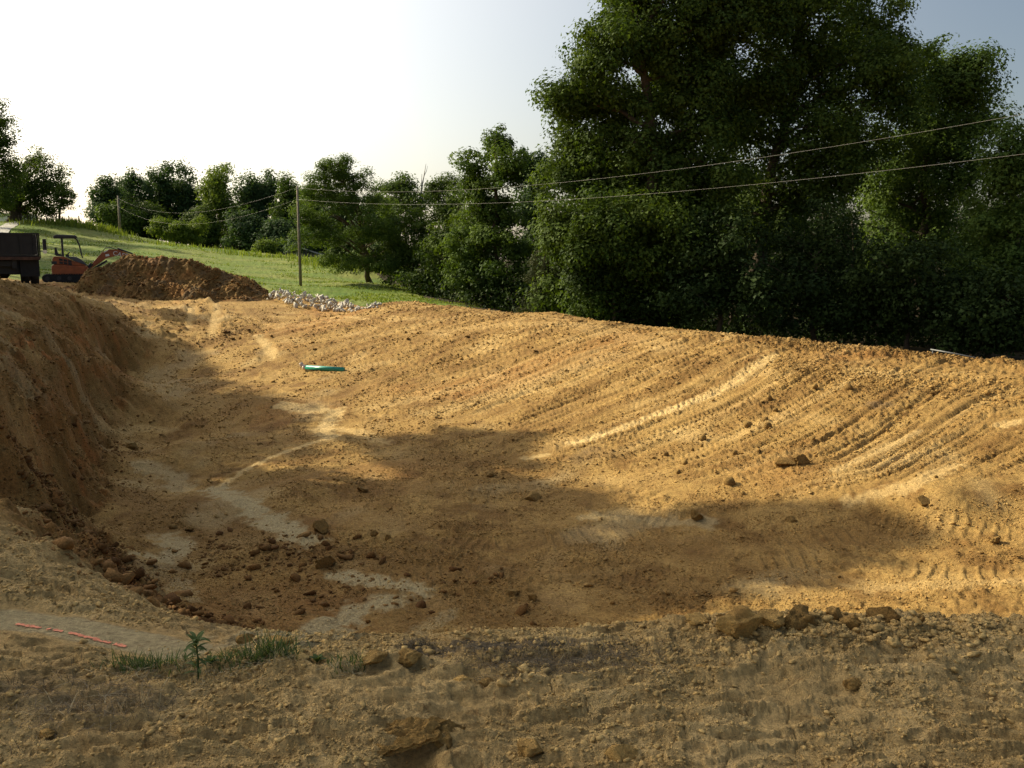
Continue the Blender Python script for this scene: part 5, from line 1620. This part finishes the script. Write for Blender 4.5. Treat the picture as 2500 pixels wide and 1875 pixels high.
root = empty('wire_fence', tuple(base_at(60, 123))); tag(root, 'old wooden post and wire fence along the left hilltop beside the oak', 'fence')
fp = []
for i, px in enumerate([66, 72, 79, 86, 93, 100, 108, 118, 131, 146, 165, 186, 210]):
    Y = 121 + 0.02 * (px - 60)
    x = (px - 1250) / F * Y; z = gz(x, Y)
    hgt = 1.0 + 0.25 * math.sin(i * 2.3)
    b0 = Vector((x, Y, z)) - root.location
    MB().tube([b0 - Vector((0, 0, 0.2)), b0 + Vector((0.03 * math.sin(i), 0, hgt))], 0.07, 7).build('post', M['bark'], root)
    fp.append(b0)
for hh_ in (0.45, 0.85):
    MB().tube([p + Vector((0, -0.08, hh_)) for p in fp], 0.012, 5).build('wire', M['galv'], root)

# ------------------------------------------------------------------ dump truck seen from behind
M['truckblack'] = simple('dark_grimy_steel', (0.011, 0.011, 0.012), 0.6, 0.1, var=0.5, scale=3)
M['rust'] = simple('rusty_ledge', (0.07, 0.036, 0.024), 0.85, var=0.5, scale=6)
M['rubber'] = simple('tyre_rubber', (0.014, 0.014, 0.015), 0.85, var=0.3, scale=8)
M['chrome'] = simple('bright_metal', (0.6, 0.6, 0.6), 0.25, 0.9, var=0.05)
M['glassd'] = simple('dark_glass', (0.02, 0.025, 0.03), 0.08, 0.0, var=0.05)
th = math.atan((18 - 1250) / F)
Yt = 33.2
base = np.array([(18 - 1250) / F * Yt, Yt]); bz = at(18, 697, Y=Yt)[2]
tr_ = empty('dump_truck', (base[0], base[1], bz), -th)
tag(tr_, 'black dump truck seen from behind at the left edge of the photo', 'truck')
MB().box(-1.22, 1.22, 0.05, 4.2, 1.0, 1.12).box(-1.22, -1.16, 0.05, 4.2, 1.12, 1.9).box(1.16, 1.22, 0.05, 4.2, 1.12, 1.9).box(-1.16, 1.16, 4.1, 4.2, 1.12, 1.97).build('dump_box', M['truckblack'], tr_)
tg = MB().box(-1.15, 1.15, -0.02, 0.045, 1.13, 1.87).build('tailgate', M['truckblack'], tr_)
for x in (-1.13, -0.6, 0.0, 0.6, 1.04):
    MB().box(x, x + 0.09, -0.06, -0.022, 1.15, 1.86).build('rib', M['truckblack'], tg)
MB().box(-1.24, 1.24, -0.08, 0.02, 1.875, 1.94).build('top_rail', M['truckblack'], tr_)
MB().box(-1.24, 1.24, -0.14, 0.04, 0.94, 1.06).build('rear_ledge', M['rust'], tr_)
for x in (-1.27, 1.225): MB().box(x, x + 0.045, -0.05, 0.1, 1.0, 1.93).build('corner_post', M['truckblack'], tr_)
MB().box(-0.45, -0.3, 0.0, 5.6, 0.62, 0.93).box(0.3, 0.45, 0.0, 5.6, 0.62, 0.93).box(-0.3, 0.3, 0.1, 0.22, 0.7, 0.9).build('chassis', M['truckblack'], tr_)
MB().box(-1.2, -0.56, 0.12, 0.15, 0.32, 0.94).build('mud_flap', M['rubber'], tr_)
MB().box(0.56, 1.2, 0.12, 0.15, 0.32, 0.94).build('mud_flap', M['rubber'], tr_)
MB().tube([(-0.6, 1.05, 0.47), (-0.22, 1.05, 0.47), (-0.12, 1.05, 0.47), (0.12, 1.05, 0.47), (0.22, 1.05, 0.47), (0.6, 1.05, 0.47)], [0.09, 0.1, 0.24, 0.24, 0.1, 0.09], 14).build('rear_axle', M['truckblack'], tr_, smooth=True)
MB().box(-0.55, 0.55, 0.3, 0.4, 0.42, 0.95).build('crossmember', M['truckblack'], tr_)


def wheel(cx, cy, r_, w_, parent):
    e = MB()
    n_ = 28
    prof_ = [(-0.5, 0.58), (-0.5, 0.92), (-0.38, 1.0), (0.38, 1.0), (0.5, 0.92), (0.5, 0.58)]
    vs = []; fs = []
    for k in range(n_):
        a_ = 2 * math.pi * k / n_
        for u, q in prof_: vs.append((cx + u * w_, cy + q * r_ * math.cos(a_), r_ + q * r_ * math.sin(a_)))
    m_ = len(prof_)
    for k in range(n_):
        for j in range(m_):
            fs.append((k * m_ + j, k * m_ + (j + 1) % m_, ((k + 1) % n_) * m_ + (j + 1) % m_, ((k + 1) % n_) * m_ + j))
    e.add(vs, fs)
    t_ = e.build('wheel', M['rubber'], parent, smooth=True)
    MB().tube([(cx - 0.3 * w_, cy, r_), (cx + 0.3 * w_, cy, r_)], r_ * 0.57, 20).build('rim', M['truckblack'], t_)


for x in (0.70, 1.04, -0.70, -1.04): wheel(x, 1.05, 0.48, 0.28, tr_)
for x in (0.98, -0.98): wheel(x, 5.9, 0.46, 0.28, tr_)
cab = MB().prism([(-1.05, 0.75), (1.05, 0.75), (1.05, 1.5), (0.92, 2.02), (-0.92, 2.02), (-1.05, 1.5)], 4.45, 5.7).build('cab', M['truckblack'], tr_, bevel=0.04)
MB().box(-0.55, 0.55, 4.43, 4.447, 1.5, 1.88).build('rear_window', M['glassd'], cab)
MB().prism([(-0.85, 0.75), (0.85, 0.75), (0.85, 1.35), (0.7, 1.5), (-0.7, 1.5), (-0.85, 1.35)], 5.7, 6.9).build('hood', M['truckblack'], tr_, bevel=0.04)
for s_ in (1, -1):
    mr = MB().box(min(s_ * 1.53, s_ * 1.68), max(s_ * 1.53, s_ * 1.68), 4.9, 4.98, 1.32, 1.80).build('mirror', M['black'], tr_, bevel=0.02)
    MB().tube([(s_ * 1.05, 4.95, 1.84), (s_ * 1.71, 4.95, 1.84), (s_ * 1.71, 4.95, 1.30), (s_ * 1.05, 4.95, 1.27)], 0.014, 6).build('bracket', M['galv'], mr)
    MB().tube([(s_ * 1.60, 4.94, 1.255), (s_ * 1.60, 4.90, 1.255)], 0.085, 14).build('convex_mirror', M['chrome'], mr)

# ------------------------------------------------------------------ small orange excavator
M['orange'] = simple('faded_orange_paint', (0.30, 0.078, 0.02), 0.5, var=0.25, scale=5)
M['exblack'] = simple('black_plastic', (0.022, 0.023, 0.028), 0.5, var=0.3, scale=6)
M['exgrey'] = simple('dark_grey_hood', (0.06, 0.065, 0.08), 0.45, var=0.15, scale=4)
M['letter'] = simple('white_decal', (0.75, 0.75, 0.74), 0.5, var=0.05)
Ye = 48.0
xe = (172 - 1250) / F * Ye
the = math.atan(xe / Ye)
ze = at(172, 688, Y=Ye)[2]
ex = empty('mini_excavator', (xe, Ye, ze), -the)
tag(ex, 'small orange tracked excavator with a black canopy behind the earth heap', 'excavator')


def track(y0, y1):
    pts = []
    n_ = 10
    for k in range(n_ + 1):
        a_ = math.pi / 2 + math.pi * k / n_; pts.append((-1.0 + 0.2 * math.cos(a_), 0.21 + 0.2 * math.sin(a_)))
    for k in range(n_ + 1):
        a_ = -math.pi / 2 + math.pi * k / n_; pts.append((0.75 + 0.2 * math.cos(a_), 0.21 + 0.2 * math.sin(a_)))
    t_ = MB().prism(pts, y0, y1).build('track', M['rubber'], ex)
    g = MB()
    for x in np.arange(-1.0, 0.78, 0.12): g.box(x, x + 0.05, y0 - 0.012, y1 + 0.012, 0.411, 0.435); g.box(x, x + 0.05, y0 - 0.012, y1 + 0.012, -0.02, 0.009)
    g_ = g.build('grouser_pads', M['rubber'], t_); g_['kind'] = 'stuff'
    for x in (-0.95, -0.4, 0.1, 0.7): MB().cyl_y(x, 0.2, y0 - 0.03, y0 - 0.004, 0.11, 12).build('roller', M['exblack'], t_)


track(-0.75, -0.45); track(0.45, 0.75)
MB().box(-0.5, 0.4, -0.449, 0.449, 0.2, 0.38).cyl_y(0, 0.3, -0.1, 0.1, 0.15).build('undercarriage', M['exblack'], ex)
MB().prism([(-0.68, 0.40), (1.05, 0.40), (1.10, 0.62), (1.0, 0.84), (-0.66, 0.92), (-0.72, 0.8), (-0.72, 0.5)], -0.72, 0.72).build('counterweight', M['orange'], ex, bevel=0.04)
eng = MB().prism([(-0.62, 0.925), (0.92, 0.845), (0.95, 0.90), (0.35, 1.12), (-0.08, 1.34), (-0.58, 1.36), (-0.66, 1.2)], -0.66, 0.66).build('engine_cover', M['orange'], ex, bevel=0.03)
for i, (x, z) in enumerate([(-0.33, 1.12), (-0.12, 1.08), (0.09, 1.03), (-0.33, 0.96), (-0.12, 0.93), (0.09, 0.90)]):
    MB().prism([(x, z + 0.012), (x + 0.165, z - 0.012), (x + 0.165, z + 0.10), (x, z + 0.135)], -0.69, -0.664).build('grille', M['black'], eng)
MB().box(-0.70, -0.45, -0.69, -0.664, 0.95, 1.10).build('tail_lamp', M['exblack'], eng)
MB().prism([(-0.05, 1.36), (0.5, 1.33), (0.78, 1.14), (1.03, 0.86), (0.97, 0.86), (0.36, 1.13)], -0.69, 0.66).build('hood', M['exgrey'], ex, bevel=0.02)
MB().prism([(-0.45, 1.37), (-0.10, 1.37), (-0.13, 1.45), (-0.36, 1.50), (-0.42, 1.80), (-0.52, 1.82), (-0.53, 1.45)], -0.3, 0.25).build('seat', M['exblack'], ex, bevel=0.02)
MB().tube([(0.10, -0.4, 1.34), (0.12, -0.4, 1.52), (0.20, -0.4, 1.56)], 0.03, 6).tube([(0.34, -0.3, 1.33), (0.36, -0.3, 1.5), (0.42, -0.3, 1.55)], 0.02, 6).box(-0.02, 0.16, -0.5, -0.3, 1.35, 1.46).build('levers', M['exblack'], ex)
MB().tube([(-0.14, -0.55, 1.3), (-0.14, -0.55, 2.32)], 0.055, 8).build('canopy_post', M['exblack'], ex)
MB().tube([(-0.14, 0.55, 1.3), (-0.14, 0.55, 2.32)], 0.055, 8).build('canopy_post', M['exblack'], ex)
for y in (-0.55, 0.55): MB().tube([(0.48, y, 2.33), (0.58, y, 2.25), (0.68, y, 1.95), (0.80, y, 1.25)], 0.028, 8).build('front_bar', M['exblack'], ex)
MB().prism([(-0.52, 2.30), (0.58, 2.31), (0.62, 2.38), (0.52, 2.47), (-0.42, 2.49), (-0.56, 2.38)], -0.65, 0.65).build('canopy', M['exblack'], ex, bevel=0.03)
MB().tube([(0.98, 0.0, 0.62), (1.25, 0.0, 0.95)], 0.13, 8).build('swing_post', M['exblack'], ex)
bo = MB().prism([(1.08, 0.78), (1.22, 0.72), (2.0, 1.26), (2.55, 1.40), (3.25, 1.22), (3.3, 1.42), (2.6, 1.72), (2.15, 1.74), (1.78, 1.58)], -0.1, 0.1).build('boom', M['orange'], ex, bevel=0.015)
MB().tube([(1.2, -0.0, 0.62), (2.0, 0.0, 1.12)], 0.055, 8).build('boom_cylinder', M['exblack'], ex)
MB().tube([(2.55, 0, 1.78), (3.3, 0, 1.50)], 0.045, 8).build('arm_cylinder', M['exblack'], ex)
MB().tube([(1.75, -0.11, 1.60), (1.95, -0.13, 1.79), (2.2, -0.13, 1.84), (2.5, -0.11, 1.72)], 0.02, 6).build('hose', M['exblack'], ex)
MB().prism([(3.2, 1.44), (3.38, 1.36), (3.9, 0.35), (3.75, 0.3)], -0.09, 0.09).build('arm', M['orange'], ex, bevel=0.01)
bk = MB().prism([(3.65, 0.38), (3.95, 0.35), (4.05, 0.1), (3.85, -0.12), (3.5, -0.12), (3.5, -0.08), (3.8, -0.05), (3.93, 0.12), (3.86, 0.27), (3.65, 0.3)], -0.3, 0.3).build('bucket', M['exblack'], ex)
cu = bpy.data.curves.new('lettering', 'FONT'); cu.body = 'CASE'; cu.size = 0.33; cu.extrude = 0.004; cu.resolution_u = 3
to = bpy.data.objects.new('tmp_lettering', cu); COL.objects.link(to)
bpy.context.view_layer.update()
tme = bpy.data.meshes.new_from_object(to); bpy.data.objects.remove(to)
lt = link('lettering', tme, M['letter'], bo, (2.28, -0.108, 1.44)); lt.rotation_euler = (math.pi / 2, math.radians(14), 0)
MB().prism([(1.93, 1.34), (2.13, 1.38), (2.1, 1.49), (1.93, 1.46)], -0.112, -0.104).build('decal', M['letter'], bo)
MB().prism([(1.86, 1.545), (2.08, 1.665), (2.05, 1.70), (1.85, 1.60)], -0.112, -0.104).build('decal', M['letter'], bo)

# ------------------------------------------------------------------ orange paint line on the grey strip
M['paint'] = simple('orange_marking_paint', (0.58, 0.19, 0.095), 0.8, var=0.3, scale=60)
pp = poly_hit([(40, 1526), (120, 1540), (200, 1556), (310, 1581)])
pp = np.array(pp); seg = np.linalg.norm(np.diff(pp, axis=0), axis=1); cum = np.concatenate([[0], np.cumsum(seg)])
tt = np.arange(0, cum[-1], 0.006)
X = np.interp(tt, cum, pp[:, 0]); Yy = np.interp(tt, cum, pp[:, 1])
wob = 0.004 * perlin(tt / 0.05, tt * 0, 601)
half = 0.011 + 0.006 * perlin(tt / 0.03, tt * 0 + 3.3, 602) + 0.004 * perlin(tt / 0.012, tt * 0 + 1.3, 605)
vis = perlin(tt / 0.09, tt * 0 + 7.7, 603) + 0.6 * perlin(tt / 0.03, tt * 0 + 2.7, 604) > -0.42
vs = []; fs = []
for lane in range(5):
    o_ = (lane / 4 - 0.5) * 2
    vs += [(X[i] + 0.2 * (o_ * half[i]), Yy[i] + o_ * half[i] + wob[i]) for i in range(len(tt))]
vs = np.array(vs)
vz = Hfull(vs[:, 0], vs[:, 1]) + 0.004
vs = np.concatenate([vs, vz[:, None]], 1)
n_ = len(tt)
for lane in range(4):
    for i in range(n_ - 1):
        if vis[i] and (lane in (1, 2) or (i * 7 + lane * 3) % 5 != 0): fs.append((lane * n_ + i, lane * n_ + i + 1, (lane + 1) * n_ + i + 1, (lane + 1) * n_ + i))
me = bpy.data.meshes.new('paint_line'); me.from_pydata([tuple(p) for p in vs], [], fs)
tag(link('paint_line', me, M['paint'], smooth=True), 'broken orange marking paint line on the pale grey strip at lower left', 'paint line')

# ------------------------------------------------------------------ blades, straw, weeds
def blades(n_, cx, cy, spread, hgt, wid, seed, lean=0.5, zf=None, flat=False):
    r = np.random.default_rng(seed)
    x = cx + r.normal(0, 1, n_) * spread[0]; y = cy + r.normal(0, 1, n_) * spread[1]
    z = Hfull(x, y)
    a_ = r.random(n_) * 6.283; l = hgt * (0.4 + 0.8 * r.random(n_))
    le = lean * (0.3 + r.random(n_))
    if flat: le = 1.35 + 0.25 * r.random(n_)
    dx = np.cos(a_) * np.sin(le); dy = np.sin(a_) * np.sin(le); dz = np.cos(le)
    px_ = -np.sin(a_) * wid * 0.5; py_ = np.cos(a_) * wid * 0.5
    b0 = np.stack([x, y, z - 0.004], 1)
    if flat: b0[:, 2] += 0.004 + 0.02 * r.random(n_)
    off = np.stack([px_, py_, 0 * px_], 1)
    d = np.stack([dx, dy, dz], 1) * l[:, None]
    d2 = d.copy(); d2[:, 2] -= 0.28 * l * (0.3 + le)
    if flat: d2[:, 2] = np.maximum(d2[:, 2], d[:, 2] * 0.2)
    v = np.stack([b0 - off, b0 + off, b0 + d * 0.55 + off * 0.8, b0 + d * 0.55 - off * 0.8, b0 + (d + d2) * 0.5 + off * 0.1, b0 + (d + d2) * 0.5 - off * 0.1], 1)
    f0 = np.arange(n_)[:, None] * 6
    f = np.concatenate([f0 + np.array([0, 1, 2, 3]), f0 + np.array([3, 2, 4, 5])])
    return v.reshape(-1, 3), f, np.repeat(r.random(n_), 6)


def blade_obj(name, parts, mat, label, cat, group=None, kind=None):
    Vs = []; Fs = []; Rs = []; nv = 0
    for v, f, q in parts:
        Vs.append(v); Fs.append(f + nv); Rs.append(q); nv += len(v)
    me = mesh_np(name, np.concatenate(Vs), np.concatenate(Fs), 4)
    attr(me, 'rnd', 'FLOAT', np.concatenate(Rs))
    o = link(name, me, mat)
    return tag(o, label, cat, group, kind)


TG = 'green grass tufts at the near edge'
for i, (px, py, n_, sp, hg, lab) in enumerate([
    (345, 1640, 150, (0.055, 0.03), 0.055, 'dark green grass tuft left of the leafy weed'),
    (420, 1640, 60, (0.06, 0.03), 0.045, 'thin green grass tuft just left of the leafy weed'),
    (570, 1635, 90, (0.05, 0.03), 0.045, 'low green grass tuft just right of the leafy weed'),
    (665, 1622, 140, (0.05, 0.03), 0.085, 'tallest green grass tuft right of the leafy weed'),
    (850, 1645, 50, (0.04, 0.03), 0.05, 'sparse grass tuft left of the reddish clay lump')]):
    g = ghit(px, py)
    blade_obj('grass_tuft', [blades(int(n_ * 1.7), g[0], g[1], sp, hg * 1.5, 0.0042, 700 + i, 0.8)], M['weed'], lab, 'grass tuft', TG)
# leafy weed
g = ghit(484, 1662)
kz = math.hypot(g[0], g[1]) / F
root = empty('leafy_weed', tuple(g)); tag(root, 'upright leafy green weed with a rosette of leaves on top at the near edge', 'weed')
hw = 105 * kz
MB().tube([(0, 0, -0.01), (0.004, 0, hw * 0.5), (0.0, 0.0, hw * 0.95)], [0.004, 0.0035, 0.002], 6).build('stem', M['weed'], root)


def leaf_mesh(L0, W0):
    vs = []; fs = []
    for i in range(6):
        t = i / 5; w_ = W0 * math.sin(math.pi * min(0.98, t * 0.9 + 0.08)) * 0.5
        z = 0.35 * L0 * (t - 1.25 * t * t)
        vs += [(t * L0, -w_, z + 0.25 * w_), (t * L0, 0, z), (t * L0, w_, z + 0.25 * w_)]
    for i in range(5):
        for j in range(2): fs.append((i * 3 + j, i * 3 + j + 1, i * 3 + j + 4, i * 3 + j + 3))
    me = bpy.data.meshes.new('leaf'); me.from_pydata(vs, [], fs)
    attr(me, 'rnd', 'FLOAT', np.full(len(vs), 0.6)); me.materials.append(M['weed'])
    return me


lm = leaf_mesh(0.062, 0.018)
rr2 = np.random.default_rng(5)
for i in range(34):
    hz = hw * (0.98 - 0.45 * (i / 26) ** 1.3) if i < 26 else hw * (0.5 - 0.05 * (i - 26))
    o = link('leaf', lm, None, root, (0, 0, hz)); sc = rr2.uniform(0.7, 1.1)
    o.rotation_euler = (0, rr2.uniform(-0.7, 0.35), i * 2.4); o.scale = (sc, sc, sc)
for i, (px, py, lab) in enumerate([(775, 1630, 'small broad leaved weed between the grass tufts and the reddish clay lumps'), (515, 1640, 'small broad leaved weed at the foot of the upright weed')]):
    g = ghit(px, py); root = empty('small_weed', tuple(g)); tag(root, lab, 'weed')
    for k in range(7):
        o = link('leaf', lm, None, root, (0, 0, 0.012)); o.rotation_euler = (0, -0.5 - 0.1 * k, k * 1.1); o.scale = (0.7, 1.3, 0.8)
# dry straw
def strawset(lst, seed):
    out = []
    for i, (px, py, n_, sx_, sy_, hg) in enumerate(lst):
        g = ghit(px, py); out.append(blades(n_, g[0], g[1], (sx_, sy_), hg, 0.0022, seed + i, 1.0, flat=(i % 2 == 0)))
    return out
blade_obj('dead_grass', strawset([(1400, 1628, 900, 0.17, 0.07, 0.07), (1350, 1610, 500, 0.17, 0.06, 0.05), (1200, 1612, 260, 0.09, 0.05, 0.05), (1560, 1595, 160, 0.12, 0.05, 0.05), (1250, 1640, 240, 0.1, 0.06, 0.06)], 800), M['deadgrass'],
          'matted dark dead grass lying along the rim in the middle of the near ground', 'dead grass', kind='stuff')
blade_obj('dead_grass', strawset([(345, 1650, 120, 0.07, 0.03, 0.05), (420, 1650, 90, 0.07, 0.03, 0.05), (560, 1650, 140, 0.08, 0.03, 0.05), (670, 1640, 120, 0.06, 0.03, 0.06), (850, 1655, 80, 0.05, 0.03, 0.05), (480, 1675, 60, 0.05, 0.02, 0.04)], 810), M['straw'],
          'dry yellow blades lying among the green grass tufts', 'dead grass', kind='stuff')
blade_obj('dead_grass', strawset([(1020, 1590, 120, 0.04, 0.02, 0.05), (1030, 1588, 160, 0.035, 0.02, 0.05)], 820), M['deadgrass'], 'small dark tuft of dead grass on the rim above the reddish lump pair', 'dead grass', kind='stuff')
blade_obj('dead_grass', strawset([(250, 1720, 220, 0.16, 0.10, 0.08), (120, 1680, 140, 0.16, 0.10, 0.05), (80, 1760, 160, 0.16, 0.1, 0.06), (330, 1760, 120, 0.1, 0.07, 0.08), (260, 1790, 60, 0.08, 0.05, 0.06), (40, 1840, 60, 0.08, 0.05, 0.06)], 830), M['deadgrass'],
          'dry grass stalks strewn over the ground at lower left', 'dead grass', kind='stuff')
blade_obj('straw_stalks', strawset([(230, 1740, 40, 0.10, 0.06, 0.12), (1400, 1600, 40, 0.10, 0.03, 0.09), (2060, 1600, 3, 0.01, 0.01, 0.09), (2205, 1575, 4, 0.01, 0.01, 0.07), (1600, 1660, 5, 0.04, 0.02, 0.07), (330, 1770, 30, 0.08, 0.04, 0.12), (1390, 1640, 30, 0.1, 0.03, 0.09)], 860), M['straw'],
          'bleached loose straw stalks scattered on the near ground', 'straw', kind='stuff')
# meadow grass: clumps and the tall fringe on the brow
r = np.random.default_rng(55)
def meadow(n_, xs, ys, hg, wid, seed, thr):
    r = np.random.default_rng(seed)
    k = n_ * 3
    x = r.uniform(xs[0], xs[1], k); y = r.uniform(ys[0], ys[1], k)
    nz = fbm(x, y, 5.0, 3, 901)
    Rm = masks(x, y, 0)['grass']
    m_ = (nz > thr) & (Rm > 0.3) & (np.abs(x) < 0.62 * y)
    x = x[m_][:n_]; y = y[m_][:n_]
    v, f, q = blades(len(x), 0, 0, (0, 0), hg, wid, seed, 0.5)
    # move each blade to its own place
    z = Hfull(x, y); z0 = float(Hfull(np.array([0.0]), np.array([0.0]))[0])
    v = v.reshape(-1, 6, 3) + np.stack([x, y, z - z0], 1)[:, None, :]
    return v.reshape(-1, 3), f, q
blade_obj('meadow_grass', [meadow(16000, (-40, 0), (46, 75), 0.11, 0.06, 61, 0.05), meadow(8000, (-62, -5), (75, 128), 0.14, 0.10, 62, 0.1)], M['grass_blade'], 'rough green grass growing over the meadow', 'grass', kind='stuff')
def fringe(pts, n_, hg, wid, seed):
    P = along(pts, n_, 1.6, seed)
    v, f, q = blades(n_, 0, 0, (0, 0), hg, wid, seed, 0.35)
    z = Hfull(P[:, 0], P[:, 1]); z0 = float(Hfull(np.array([0.0]), np.array([0.0]))[0])
    v = v.reshape(-1, 6, 3) + np.stack([P[:, 0], P[:, 1], z - z0], 1)[:, None, :]
    return v.reshape(-1, 3), f, q
blade_obj('tall_weeds', [fringe([(120, 548), (200, 555), (290, 572)], 900, 1.0, 0.12, 71), fringe([(560, 618), (660, 626), (760, 637), (850, 660)], 1000, 0.7, 0.1, 72), fringe([(60, 546), (130, 549)], 250, 0.7, 0.1, 73), fringe([(300, 580), (450, 605), (560, 616)], 260, 0.6, 0.1, 74)],
          M['grass_blade'], 'tall seedy weeds along the brow of the meadow', 'weeds', kind='stuff')
